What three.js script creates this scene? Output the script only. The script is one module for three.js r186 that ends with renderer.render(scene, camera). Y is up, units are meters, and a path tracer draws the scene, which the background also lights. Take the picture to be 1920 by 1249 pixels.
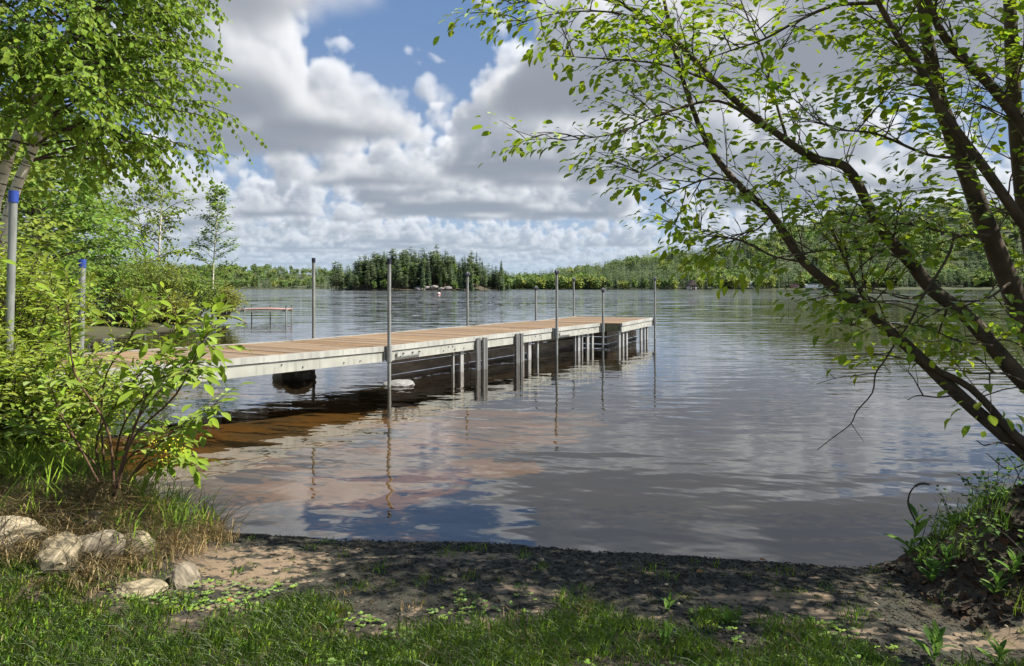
import * as THREE from 'three';

// ---------------------------------------------------------------- camera: eye 1.6 m above the lake, level, rise lens
const scene = new THREE.Scene();
const EYE = 1.6;
const camera = new THREE.PerspectiveCamera(2 * Math.atan(709 / 1280) * 180 / Math.PI, 1920 / 1418, 0.1, 60000);
camera.setViewOffset(1920, 1418, 0, 169, 1920, 1249);
camera.position.set(0, EYE, 0);
camera.lookAt(0, EYE, -10);
const renderer = new THREE.WebGLRenderer();
renderer.toneMapping = THREE.LinearToneMapping;
renderer.toneMappingExposure = 1.85;
renderer.shadowMap.enabled = true;

// ---------------------------------------------------------------- seeded random and noise
function rng(seed) { let s = seed >>> 0; return () => { s = (s + 0x6d2b79f5) | 0; let t = Math.imul(s ^ (s >>> 15), 1 | s); t = (t + Math.imul(t ^ (t >>> 7), 61 | t)) ^ t; return ((t ^ (t >>> 14)) >>> 0) / 4294967296; }; }
const clamp = (x, a = 0, b = 1) => Math.min(b, Math.max(a, x)), lerp = (a, b, t) => a + (b - a) * t;
const sstep = (a, b, x) => { const t = clamp((x - a) / (b - a)); return t * t * (3 - 2 * t); };
const hash2 = (x, y, s = 0) => { let h = Math.imul(x | 0, 374761393) + Math.imul(y | 0, 668265263) + Math.imul(s | 0, 974634721); h = Math.imul(h ^ (h >>> 13), 1274126177); return ((h ^ (h >>> 16)) >>> 0) / 4294967296; };
function noise2(x, y, s = 0, wrap = 0) {
  const ix = Math.floor(x), iy = Math.floor(y), fx = x - ix, fy = y - iy, u = fx * fx * (3 - 2 * fx), v = fy * fy * (3 - 2 * fy);
  const m = wrap ? (k) => ((k % wrap) + wrap) % wrap : (k) => k, x0 = m(ix), x1 = m(ix + 1), y0 = m(iy), y1 = m(iy + 1);
  return lerp(lerp(hash2(x0, y0, s), hash2(x1, y0, s), u), lerp(hash2(x0, y1, s), hash2(x1, y1, s), u), v);
}
function fbm(x, y, oct = 4, s = 0) { let a = 0.5, r = 0, n = 0; for (let i = 0; i < oct; i++) { r += a * noise2(x, y, s + i); n += a; a *= 0.5; x = x * 2.03 + 17.1; y = y * 2.03 + 9.7; } return r / n; }

// ---------------------------------------------------------------- sun
const SUN = new THREE.Vector3(0.6, 0.76, 0.05).normalize();
const sun = new THREE.DirectionalLight(new THREE.Color(1, 0.95, 0.86), 4.9);
sun.name = 'sun';
sun.position.copy(SUN).multiplyScalar(60);
sun.castShadow = true;
sun.shadow.mapSize.set(4096, 4096);
Object.assign(sun.shadow.camera, { left: -40, right: 40, top: 40, bottom: -40, near: 1, far: 160 });
scene.add(sun, sun.target);

// ---------------------------------------------------------------- sky: blue air and a field of fair-weather cumulus, marched as a volume
function makeSky() {
  const N = 80, vol = new Float32Array(N * N * N), r = rng(11);
  for (const [f, a] of [[4, 0.5], [8, 0.28], [16, 0.15], [32, 0.09]]) {   // cauliflower: inverted cell distance at four sizes
    const px = new Float32Array(f * f * f * 3).map(() => r());
    for (let z = 0, o = 0; z < N; z++) for (let y = 0; y < N; y++) for (let x = 0; x < N; x++, o++) {
      const gx = x / N * f, gy = y / N * f, gz = z / N * f, cx = Math.floor(gx), cy = Math.floor(gy), cz = Math.floor(gz);
      let best = 9;
      for (let k = -1; k <= 1; k++) for (let j = -1; j <= 1; j++) for (let i = -1; i <= 1; i++) {
        const X = (cx + i + f) % f, Y = (cy + j + f) % f, Z = (cz + k + f) % f, q = ((Z * f + Y) * f + X) * 3;
        const dx = cx + i + px[q] - gx, dy = cy + j + px[q + 1] - gy, dz = cz + k + px[q + 2] - gz, d = dx * dx + dy * dy + dz * dz;
        if (d < best) best = d;
      }
      vol[o] += a * (1 - Math.min(1, Math.sqrt(best)));
    }
  }
  let mean = 0; for (const v of vol) mean += v; mean /= vol.length;
  const look = (x, y, z) => {
    x = (x % 1 + 1) % 1 * N; y = (y % 1 + 1) % 1 * N; z = (z % 1 + 1) % 1 * N;
    const x0 = x | 0, y0 = y | 0, z0 = z | 0, fx = x - x0, fy = y - y0, fz = z - z0, x1 = (x0 + 1) % N, y1 = (y0 + 1) % N, z1 = (z0 + 1) % N;
    const a = (z0 * N + y0) * N, b = (z0 * N + y1) * N, c = (z1 * N + y0) * N, d = (z1 * N + y1) * N;
    return lerp(lerp(lerp(vol[a + x0], vol[a + x1], fx), lerp(vol[b + x0], vol[b + x1], fx), fy), lerp(lerp(vol[c + x0], vol[c + x1], fx), lerp(vol[d + x0], vol[d + x1], fx), fy), fz) - mean;
  };
  const BASE = 1100, TALL = 1500;
  // the weather in plan, kilometres (x right, z ahead): where cumulus has grown and where the air is clear
  const grown = [[-1.65, 4.1, 0.5, 0.5], [-1.93, 5.5, 0.62, 0.62], [-2.7, 5.6, 0.6, 0.5], [-1.1, 2.9, 0.3, 0.4], [-0.58, 2.7, 0.16, 0.26], [-2.5, 7.4, 0.75, 0.4], [-1.4, 7.3, 0.65, 0.5], [-0.5, 9.8, 1.25, 0.85], [1.5, 10.8, 0.95, 0.7], [0.25, 4.0, 0.4, 0.42], [0.9, 4.1, 0.5, 0.45], [0.02, 6.3, 0.42, 0.5], [0.5, 6.6, 0.5, 0.4], [2.2, 6.2, 0.8, 0.5], [2.1, 3.6, 0.6, 0.45], [3.6, 9, 1.2, 0.5]];
  const clear = [[-0.95, 5.7, 0.4, 0.4], [-0.5, 4.9, 0.4, 0.35], [-0.62, 3.7, 0.75, 0.6], [-0.9, 4.4, 0.4, 0.3], [0.35, 5.1, 0.45, 0.4], [-0.3, 13.4, 1.9, 0.3], [2.6, 13.4, 2, 0.3]];
  const cover = (X, Z) => {
    X /= 1000; Z /= 1000;
    let c = (fbm(X / 1.5 + 40, Z / 1.5 + 7, 3, 5) - 0.5) * 1.5 - 0.03;
    for (const [x, z, s, a] of grown) { const q = ((X - x) ** 2 + (Z - z) ** 2) / (s * s); if (q < 6) c += a * Math.exp(-q); }
    for (const [x, z, s, a] of clear) { const q = ((X - x) ** 2 + (Z - z) ** 2) / (s * s); if (q < 6) c -= a * Math.exp(-q); }
    return clamp(c, -1, 1);
  };
  const CN = 700, CS = 70, cov = new Float32Array(CN * CN);   // sampled every 70 m out to 24 km
  for (let j = 0, o = 0; j < CN; j++) for (let i = 0; i < CN; i++, o++) cov[o] = cover((i - CN / 2) * CS, (j - CN / 2) * CS);
  const coverAt = (X, Z) => {
    let x = X / CS + CN / 2, z = Z / CS + CN / 2;
    x = Math.abs(((x % (2 * CN)) + 2 * CN) % (2 * CN) - CN); z = Math.abs(((z % (2 * CN)) + 2 * CN) % (2 * CN) - CN);   // mirrored beyond
    x = CN - x; z = CN - z;
    const x0 = Math.min(CN - 2, x | 0), z0 = Math.min(CN - 2, z | 0), fx = Math.min(1, x - x0), fz = Math.min(1, z - z0), a = z0 * CN + x0;
    return lerp(lerp(cov[a], cov[a + 1], fx), lerp(cov[a + CN], cov[a + CN + 1], fx), fz);
  };
  const density = (x, y, z) => {
    const h = (y - BASE) / TALL;
    if (h < 0 || h > 1) return 0;
    const c = coverAt(x, z) - 1.05 * h;
    if (c < -0.42) return 0;
    const v = c + look(x / 2300, y / 2300, z / 2300) * (0.55 + 1.3 * Math.min(1, h * 2.5)) + look(x / 610 + 0.3, y / 610, z / 610) * 0.22;
    return v <= 0 ? 0 : Math.min(1, v * 7) * Math.min(1, h * 14 + 0.05);
  };
  const S = SUN, sunTint = [1.0, 0.965, 0.9];
  const sight = (dx, dy, dz, fine) => {                       // -> rgb of the sky in that direction
    const up = Math.max(dy, 0.0), air = Math.exp(-up * 5.2), cosS = dx * S.x + dy * S.y + dz * S.z;
    const blue = [lerp(0.075, 0.38, air), lerp(0.155, 0.47, air), lerp(0.33, 0.56, air)], glow = 0.05 * Math.pow(Math.max(0, cosS), 6);
    const out = blue.map((b) => b + glow);
    if (dy < 0.012) return out;
    let t = BASE / dy, T = 1, R = [0, 0, 0], dist = 0, step = fine ? clamp(t / 110, 40, 260) : clamp(t / 50, 70, 500);
    const end = Math.min((BASE + TALL) / dy, t + 16000);
    while (t < end && T > 0.03) {
      const x = dx * t, y = dy * t, z = dz * t, d = density(x, -(-y), -z);
      if (d > 0.002) {
        let od = 0;
        for (let k = 1, s = 45; k <= 5; k++, s *= 1.75) od += density(x + S.x * s, y + S.y * s, -(z + S.z * s)) * s * 0.75;
        const h = (y - BASE) / TALL, sunT = 0.72 * Math.exp(-od * 0.011) + 0.28 * Math.exp(-od * 0.0022);
        const amb = 0.19 + 0.19 * Math.min(1, h * 1.6), ph = 0.92 + 0.5 * Math.pow(Math.max(0, cosS), 4);
        const a = 1 - Math.exp(-d * step * 0.011);
        for (let c = 0; c < 3; c++) R[c] += T * a * (0.54 * ph * sunT * sunTint[c] + amb * [0.94, 1, 1.1][c]);
        if (!dist) dist = t;
        T *= 1 - a;
      }
      t += step;
    }
    const haze = dist ? Math.exp(-dist / 26000) : 1;
    return out.map((b, c) => 0.8 * (b * T + (1 - T) * lerp(b, R[c] / Math.max(1e-3, 1 - T), haze)));
  };
  const W = 4096, H = 2048, data = new Float32Array(W * H * 4), Q = 4;
  const put = (i, c) => { data[i * 4] = c[0]; data[i * 4 + 1] = c[1]; data[i * 4 + 2] = c[2]; data[i * 4 + 3] = 1; };
  const dirOf = (col, row) => { const a = ((col + 0.5) / W - 0.5) * 2 * Math.PI, e = ((row + 0.5) / H - 0.5) * Math.PI; return [Math.cos(a) * Math.cos(e), Math.sin(e), Math.sin(a) * Math.cos(e)]; };
  const low = sight(0, 0, -1, false);
  for (let i = 0; i < W * H / 2; i++) put(i, low);
  const w4 = W / Q, h4 = H / 2 / Q, coarse = new Float32Array((w4 + 1) * (h4 + 1) * 3);   // the whole dome, every fourth pixel
  for (let j = 0; j <= h4; j++) for (let i = 0; i <= w4; i++) { const c = sight(...dirOf((i % w4) * Q, H / 2 + Math.min(j * Q, H / 2 - 1)), false); for (let k = 0; k < 3; k++) coarse[(j * (w4 + 1) + i) * 3 + k] = c[k]; }
  for (let row = H / 2; row < H; row++) for (let col = 0; col < W; col++) {
    const az = Math.abs(((col + 0.5) / W - 0.25) * 360), el = ((row + 0.5) / H - 0.5) * 180;
    if (az < 42 && el < 27) { put(row * W + col, sight(...dirOf(col, row), true)); continue; }   // finer marching for the low sky over the lake
    const x = col / Q, y = (row - H / 2) / Q, x0 = x | 0, y0 = y | 0, fx = x - x0, fy = y - y0, a = (y0 * (w4 + 1) + x0) * 3, b = a + (w4 + 1) * 3, c = [];
    for (let k = 0; k < 3; k++) c[k] = lerp(lerp(coarse[a + k], coarse[a + 3 + k], fx), lerp(coarse[b + k], coarse[b + 3 + k], fx), fy);
    put(row * W + col, c);
  }
  const t = new THREE.DataTexture(data, W, H, THREE.RGBAFormat, THREE.FloatType);
  t.mapping = THREE.EquirectangularReflectionMapping; t.magFilter = t.minFilter = THREE.LinearFilter; t.needsUpdate = true;
  return t;
}
const T0 = Date.now();
const skyTexture = makeSky();
scene.background = skyTexture;
scene.environment = skyTexture;
console.log('sky', Date.now() - T0);
// ---------------------------------------------------------------- helpers
const V = (x, y, z) => new THREE.Vector3(x, y, z);
const at = (px, py, Z) => V((px - 960) / 1280 * Z, EYE - (py - 540) / 1280 * Z, -Z);   // a point Z metres ahead of the eye, from its bearing
const taken = new Map();
const numbered = (n) => { const k = taken.get(n) ?? 0; taken.set(n, k + 1); return k ? n + '_' + String(k).padStart(3, '0') : n; };
function tag(o, label, category, group, kind) { if (label) o.userData.label = label; if (category) o.userData.category = category; if (group) o.userData.group = group; if (kind) o.userData.kind = kind; return o; }
function thing(name, label, category, group) { const o = new THREE.Group(); o.name = numbered(name); scene.add(o); return tag(o, label, category, group); }
function part(name, geometry, material, parent) { const m = new THREE.Mesh(geometry, material); m.name = parent ? name : numbered(name); m.castShadow = m.receiveShadow = true; (parent ?? scene).add(m); return m; }
function structure(name, geometry, material) { const m = part(name, geometry, material); m.userData.kind = 'structure'; return m; }
function copy(o, label) { const c = o.clone(); c.name = numbered(o.name.replace(/_\d{3}$/, '')); scene.add(c); if (label) c.userData.label = label; return c; }
const C = (r, g, b) => new THREE.Color().setRGB(r, g, b);
const std = (o) => new THREE.MeshStandardMaterial({ roughness: 0.85, ...o });
function canvasLike(w, h, f, srgb = false) {   // f(x, y) -> [r, g, b] 0..1
  const d = new Uint8Array(w * h * 4);
  for (let y = 0, o = 0; y < h; y++) for (let x = 0; x < w; x++, o += 4) { const c = f(x, y); d[o] = clamp(c[0]) * 255; d[o + 1] = clamp(c[1]) * 255; d[o + 2] = clamp(c[2]) * 255; d[o + 3] = 255; }
  const t = new THREE.DataTexture(d, w, h); t.wrapS = t.wrapT = THREE.RepeatWrapping; t.magFilter = t.minFilter = THREE.LinearFilter; if (srgb) t.colorSpace = THREE.SRGBColorSpace; t.needsUpdate = true; return t;
}
const toS = (v) => v <= 0.0031308 ? v * 12.92 : 1.055 * Math.pow(v, 1 / 2.4) - 0.055;
const linS = (c) => [toS(c[0]), toS(c[1]), toS(c[2])];
class Geo {   // collects triangles
  constructor() { this.p = []; this.n = []; this.u = []; this.c = []; this.i = []; }
  v(p, n, u = 0, w = 0, c) { this.p.push(p.x, p.y, p.z); this.n.push(n.x, n.y, n.z); this.u.push(u, w); if (c) this.c.push(c[0], c[1], c[2]); return this.p.length / 3 - 1; }
  t(a, b, c) { this.i.push(a, b, c); }
  build() {
    const g = new THREE.BufferGeometry();
    g.setAttribute('position', new THREE.Float32BufferAttribute(this.p, 3)); g.setAttribute('normal', new THREE.Float32BufferAttribute(this.n, 3)); g.setAttribute('uv', new THREE.Float32BufferAttribute(this.u, 2));
    if (this.c.length) g.setAttribute('color', new THREE.Float32BufferAttribute(this.c, 3));
    g.setIndex(this.i); return g;
  }
  limb(pts, radii, sides = 7, wobble = 0, rand = null) {   // a tapered tube through pts
    const n = pts.length, up = V(0.31, 0.2, 0.93).normalize(), tan = V(0, 0, 0), a = V(0, 0, 0), b = V(0, 0, 0), q = V(0, 0, 0), nn = V(0, 0, 0);
    let first = -1, len = 0;
    for (let k = 0; k < n; k++) {
      tan.subVectors(pts[Math.min(n - 1, k + 1)], pts[Math.max(0, k - 1)]).normalize();
      a.crossVectors(tan, up); if (a.lengthSq() < 0.01) a.crossVectors(tan, V(1, 0, 0)); a.normalize(); b.crossVectors(tan, a);
      if (k) len += pts[k].distanceTo(pts[k - 1]);
      const r0 = Array.isArray(radii) ? radii[k] : lerp(radii.a, radii.b, k / (n - 1));
      for (let s = 0; s <= sides; s++) {
        const th = s / sides * Math.PI * 2, r = r0 * (wobble && rand && s < sides ? 1 + (rand() - 0.5) * wobble : 1);
        nn.copy(a).multiplyScalar(Math.cos(th)).addScaledVector(b, Math.sin(th)); q.copy(pts[k]).addScaledVector(nn, r);
        const id = this.v(q, nn, s / sides * r0 * 6.3, len);
        if (first < 0) first = id;
      }
      if (k) for (let s = 0; s < sides; s++) { const o = first + (k - 1) * (sides + 1) + s; this.t(o, o + 1, o + sides + 1); this.t(o + 1, o + sides + 2, o + sides + 1); }
    }
    return this;
  }
}
const curve = (pts, n) => new THREE.CatmullRomCurve3(pts).getPoints(n);
function leafShape(L, W, fold = 0.25, bend = 0.25, tip = 0.55) {   // an ovate blade along +y, upper side +z
  const g = new Geo(), N = [[0, 0.12], [0.3, 0.86], [0.55, 1], [0.8, tip], [1, 0.03]], nrm = V(0, 0.15, 1).normalize();
  const row = N.map(([t, w]) => { const z = -bend * L * t * t, hw = w * W / 2; return [g.v(V(-hw, t * L, z + fold * hw), V(0.35, 0.1, 1).normalize()), g.v(V(0, t * L, z), nrm), g.v(V(hw, t * L, z + fold * hw), V(-0.35, 0.1, 1).normalize())]; });
  for (let k = 0; k < 4; k++) for (let s = 0; s < 2; s++) { g.t(row[k][s], row[k][s + 1], row[k + 1][s]); g.t(row[k][s + 1], row[k + 1][s + 1], row[k + 1][s]); }
  return g.build();
}
const leafMat = (c, t = 0.42, o = {}) => new THREE.MeshPhysicalMaterial({ color: c, roughness: 1, transmission: t, thickness: 0, side: THREE.DoubleSide, specularIntensity: 0.35, ...o });
const M4 = new THREE.Matrix4(), Qn = new THREE.Quaternion(), Eu = new THREE.Euler();
function scatter(name, geometry, material, list, parent) {   // list of {p, q, s, c}: what nobody could count
  const m = new THREE.InstancedMesh(geometry, material, list.length);
  list.forEach((e, k) => { m.setMatrixAt(k, M4.compose(e.p, e.q, typeof e.s === 'number' ? V(e.s, e.s, e.s) : e.s)); if (e.c) m.setColorAt(k, e.c); });
  m.name = parent ? name : numbered(name); m.userData.kind = 'stuff'; m.castShadow = m.receiveShadow = true; (parent ?? scene).add(m); return m;
}
// leaves along a twig: alternate, blades spread flat with some droop
function leavesOn(list, pts, rand, step, size, tint, droop = 0.35, from = 0.15) {
  const total = pts.length - 1;
  let len = 0; for (let k = 1; k <= total; k++) len += pts[k].distanceTo(pts[k - 1]);
  const n = Math.max(1, Math.round(len / step));
  for (let k = 0; k <= n; k++) {
    const t = lerp(from, 1, k / n) * total, i = Math.min(total - 1, t | 0), p = pts[i].clone().lerp(pts[i + 1], t - i), d = pts[i + 1].clone().sub(pts[i]).normalize();
    const side = V(-d.z, 0, d.x).normalize().multiplyScalar(k % 2 ? 1 : -1), out = d.clone().multiplyScalar(0.6 + rand() * 0.5).addScaledVector(side, k === n ? 0.1 : 0.5 + rand() * 0.7);
    out.y -= droop * (0.2 + rand()); out.x += (rand() - 0.5) * 0.5; out.z += (rand() - 0.5) * 0.5; out.normalize();
    const up = V((rand() - 0.5) * 1.1, 1, (rand() - 0.5) * 1.1).normalize(), x = V(0, 0, 0).crossVectors(out, up).normalize(), z = V(0, 0, 0).crossVectors(x, out);
    list.push({ p: p.clone().addScaledVector(out, size * 0.15), q: new THREE.Quaternion().setFromRotationMatrix(M4.makeBasis(x, out, z)), s: size * (0.42 + Math.pow(rand(), 0.7) * 0.8), c: tint(rand) });
  }
}
const tintOf = (r, g, b, v = 0.3) => (rand) => { const k = 1 - v / 2 + rand() * v, y = (rand() - 0.4) * v * 0.6; return C(r * k * (1 + y), g * k, b * k * (1 - y)); };
function bent(a, b, rise, rand, n = 6, jag = 0.05) {   // a branch from a to b that first rises, then arches over
  const m = a.clone().lerp(b, 0.5), d = a.distanceTo(b); m.y += rise * d; m.x += (rand() - 0.5) * jag * 4 * d; m.z += (rand() - 0.5) * jag * 4 * d;
  const p = []; for (let k = 0; k <= n; k++) { const t = k / n; p.push(V(0, 0, 0).addScaledVector(a, (1 - t) * (1 - t)).addScaledVector(m, 2 * t * (1 - t)).addScaledVector(b, t * t).add(V((rand() - 0.5), (rand() - 0.5), (rand() - 0.5)).multiplyScalar(k && k < n ? jag * d * 0.3 : 0))); }
  return p;
}

// ---------------------------------------------------------------- the shore: signed distance to the waterline, heights
const SHORE = [[-400, 420], [-60, 90], [-30, 44], [-18, 36], [-13.2, 32], [-12.7, 31], [-13.6, 28], [-14.3, 22], [-11, 13], [-7.5, 8.7], [-4.8, 6.7], [-3.75, 6.05], [-3.0, 5.1], [-2.35, 4.5], [-1, 4.33], [0, 4.27], [1.08, 4.06], [2.0, 3.9], [2.25, 3.98], [2.6, 4.25], [3.4, 4.9], [6, 6], [14, 7], [60, 7], [400, 20]];
function shoreDistance(X, Z) {   // > 0 on land
  let best = 1e9, inside = false;
  const n = SHORE.length, poly = (k) => k < n ? SHORE[k] : k === n ? [400, -400] : [-400, -400];
  for (let k = 0; k < n + 2; k++) {
    const [ax, az] = poly(k), [bx, bz] = poly((k + 1) % (n + 2));
    if ((az > Z) !== (bz > Z) && X < (bx - ax) * (Z - az) / (bz - az) + ax) inside = !inside;
    if (k < n - 1) { const dx = bx - ax, dz = bz - az, t = clamp(((X - ax) * dx + (Z - az) * dz) / (dx * dx + dz * dz)), d = (X - ax - t * dx) ** 2 + (Z - az - t * dz) ** 2; if (d < best) best = d; }
  }
  return (inside ? 1 : -1) * Math.sqrt(best);
}
const bump = (X, Z, x, z, r, h) => { const q = ((X - x) ** 2 + (Z - z) ** 2) / (r * r); return q < 8 ? h * Math.exp(-q) : 0; };
function heightAt(X, Z, d = shoreDistance(X, Z) + (fbm(X * 2.2, Z * 2.2, 3, 31) - 0.5) * 0.12) {
  if (d < 0) { const q = -d; return -0.004 - 0.075 * Math.min(q, 5) - 0.09 * clamp(q - 4, 0, 30) - 0.012 * sstep(0, 0.3, q) + (fbm(X * 1.3, Z * 1.3, 3, 3) - 0.5) * 0.06 * sstep(0.1, 1.5, q); }
  const left = sstep(-1.7, -2.5, X), right = sstep(2.0, 2.6, X), beach = 0.105 * Math.min(d, 1.25) + 0.13 * sstep(1.0, 2.2, d);
  let h = lerp(beach, 0.05 * d + 0.24 * sstep(0, 0.55, d), Math.max(left, right));
  h += bump(X, Z, -2.35, 3.75, 0.5, 0.1) + bump(X, Z, -3.2, 4.2, 0.8, 0.1) + bump(X, Z, 2.75, 3.7, 0.42, 0.17) + bump(X, Z, 3.5, 3.9, 0.7, 0.14);
  h += (fbm(X * 3, Z * 3, 4, 21) - 0.5) * 0.05 * sstep(0, 0.4, d) + (fbm(X * 14, Z * 14, 2, 22) - 0.5) * 0.014 * sstep(0, 0.1, d);
  if (d > 6) h += 0.06 * Math.min(d - 6, 30);
  return h + 0.003;
}
const ground = (x, z) => heightAt(x, -z);   // at scene coordinates
{
  const axis = (a, b, s, lo, hi) => { const r = []; for (let v = a; v < b - 1e-6; v += s) r.push(v); r.push(b); let st = s; for (let v = b; v < hi;) { st *= 1.35; v = Math.min(hi, v + st); r.push(v); } st = s; for (let v = a; v > lo;) { st *= 1.35; v = Math.max(lo, v - st); r.unshift(v); } return r; };
  const PX0 = -6, PX1 = 6, PZ0 = 1, PZ1 = 13, xs = axis(PX0, PX1, 0.045, -1600, 1600), zs = axis(PZ0, PZ1, 0.045, -300, 1700);
  const ix0 = xs.indexOf(PX0), ix1 = xs.indexOf(PX1), iz0 = zs.indexOf(PZ0), iz1 = zs.indexOf(PZ1);
  const w = xs.length, hgt = new Float32Array(w * zs.length), dst = new Float32Array(w * zs.length);
  zs.forEach((Z, j) => xs.forEach((X, i) => { const d = shoreDistance(X, Z) + (fbm(X * 2.2, Z * 2.2, 3, 31) - 0.5) * 0.12; dst[j * w + i] = d; hgt[j * w + i] = heightAt(X, Z, d); }));
  // material of the shore: pinkish sand, mats of dark rotted water weed, humus under the grass, brown silt farther out
  const TW = 2000, TH = 1900;
  const sand = [0.215, 0.15, 0.09], weed = [0.026, 0.026, 0.017], soil = [0.06, 0.045, 0.026], golden = [0.3, 0.19, 0.075], mud = [0.034, 0.028, 0.019], wetSand = [0.21, 0.165, 0.105];
  const mix = (a, b, t) => [lerp(a[0], b[0], t), lerp(a[1], b[1], t), lerp(a[2], b[2], t)];
  const earth = canvasLike(TW, TH, (x, y) => {
    const X = lerp(PX0, PX1, (x + 0.5) / TW), Z = lerp(PZ0, PZ1, (y + 0.5) / TH);
    const gx = Math.min((X - PX0) / 0.045, ix1 - ix0 - 1.001), gz = Math.min((Z - PZ0) / 0.045, iz1 - iz0 - 1.001), fx = gx % 1, fz = gz % 1, o = (iz0 + (gz | 0)) * w + ix0 + (gx | 0);
    const d = lerp(lerp(dst[o], dst[o + 1], fx), lerp(dst[o + w], dst[o + w + 1], fx), fz);
    const grain = hash2(x, y, 9) * 0.5 + noise2(x / 3, y / 3, 4) * 0.5;
    let c;
    if (d < 0) {
      // a golden sandbar off the left bank and along the dock, dark mud and torn mats of weed elsewhere
      const bar = X + 0.95 - (Z - 4.3) * 0.3 + (fbm(X * 0.9 + 4, Z * 0.9, 4, 40) - 0.5) * 2.2, onBar = sstep(0.12, -0.12, bar);
      c = mix(mud, mix(golden, wetSand, sstep(0.45, 0.6, fbm(X * 1.1, Z * 1.4, 3, 46))), onBar);
      const mat = fbm(X * 1.2 + 5, Z * 2.6, 4, 44) + lerp(0.1, -0.1, onBar);
      c = mix(c, weed, 0.93 * sstep(0.5, 0.56, mat * 0.7 + 0.3 * fbm(X * 11, Z * 17, 3, 45)));
      const streak = fbm(X * 1.7 + 3, Z * 5.5, 5, 41), fine = fbm(X * 9, Z * 22, 3, 42);
      c = mix(c, weed, 0.92 * sstep(0.56, 0.66, streak * 0.72 + fine * 0.28 + 0.10 * sstep(-0.5, 0, d)));
    } else {
      const patch = fbm(X * 1.5 + 8, Z * 4.2, 4, 50), crumb = fbm(X * 16, Z * 24, 3, 51), speck = fbm(X * 60, Z * 75, 2, 52);
      const line = Math.exp(-(((d - 0.09) / 0.1) ** 2)) * 0.3 + 0.04 * sstep(2, -1, X - 1);
      const m = sstep(0.472, 0.515, patch * 0.5 + crumb * 0.34 + speck * 0.16 + line + 0.02);
      c = mix(mix(sand, [0.19, 0.14, 0.092], noise2(X * 3, Z * 5, 47)), weed, 0.95 * m);
      const hum = Math.max(sstep(1.15, 1.6, d + (crumb - 0.5) * 0.7), sstep(-1.75, -2.2, X + (patch - 0.5)), sstep(2.0, 2.5, X + (patch - 0.5)));
      c = mix(c, soil, hum * 0.9);
    }
    return linS(c.map((v) => v * (0.72 + 0.56 * grain)));
  }, true);
  const near = new Geo(), far = new Geo(), idN = new Map(), idF = new Map(), bare = V(0, 1, 0);
  const vert = (g, ids, i, j, isNear) => {
    const o = j * w + i; if (ids.has(o)) return ids.get(o);
    const X = xs[i], Z = zs[j], d = dst[o], c = d > 0 ? mix(soil, [0.075, 0.085, 0.03], noise2(X, Z, 70)) : mud;
    const id = isNear ? g.v(V(X, hgt[o], -Z), bare, (X - PX0) / (PX1 - PX0), (Z - PZ0) / (PZ1 - PZ0)) : g.v(V(X, hgt[o], -Z), bare, X, Z, c);
    ids.set(o, id); return id;
  };
  for (let j = 0; j < zs.length - 1; j++) for (let i = 0; i < w - 1; i++) {
    const isNear = i >= ix0 && i < ix1 && j >= iz0 && j < iz1, g = isNear ? near : far, ids = isNear ? idN : idF;
    const a = vert(g, ids, i, j, isNear), b = vert(g, ids, i + 1, j, isNear), c = vert(g, ids, i, j + 1, isNear), e = vert(g, ids, i + 1, j + 1, isNear);
    g.t(a, b, c); g.t(b, e, c);
  }
  earth.wrapS = earth.wrapT = THREE.ClampToEdgeWrapping;
  const gN = near.build(), gF = far.build(); gN.computeVertexNormals(); gF.computeVertexNormals();
  structure('beach', gN, std({ map: earth, roughness: 0.95 }));
  structure('lake_bed', gF, std({ vertexColors: true, roughness: 1 }));
}
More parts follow.
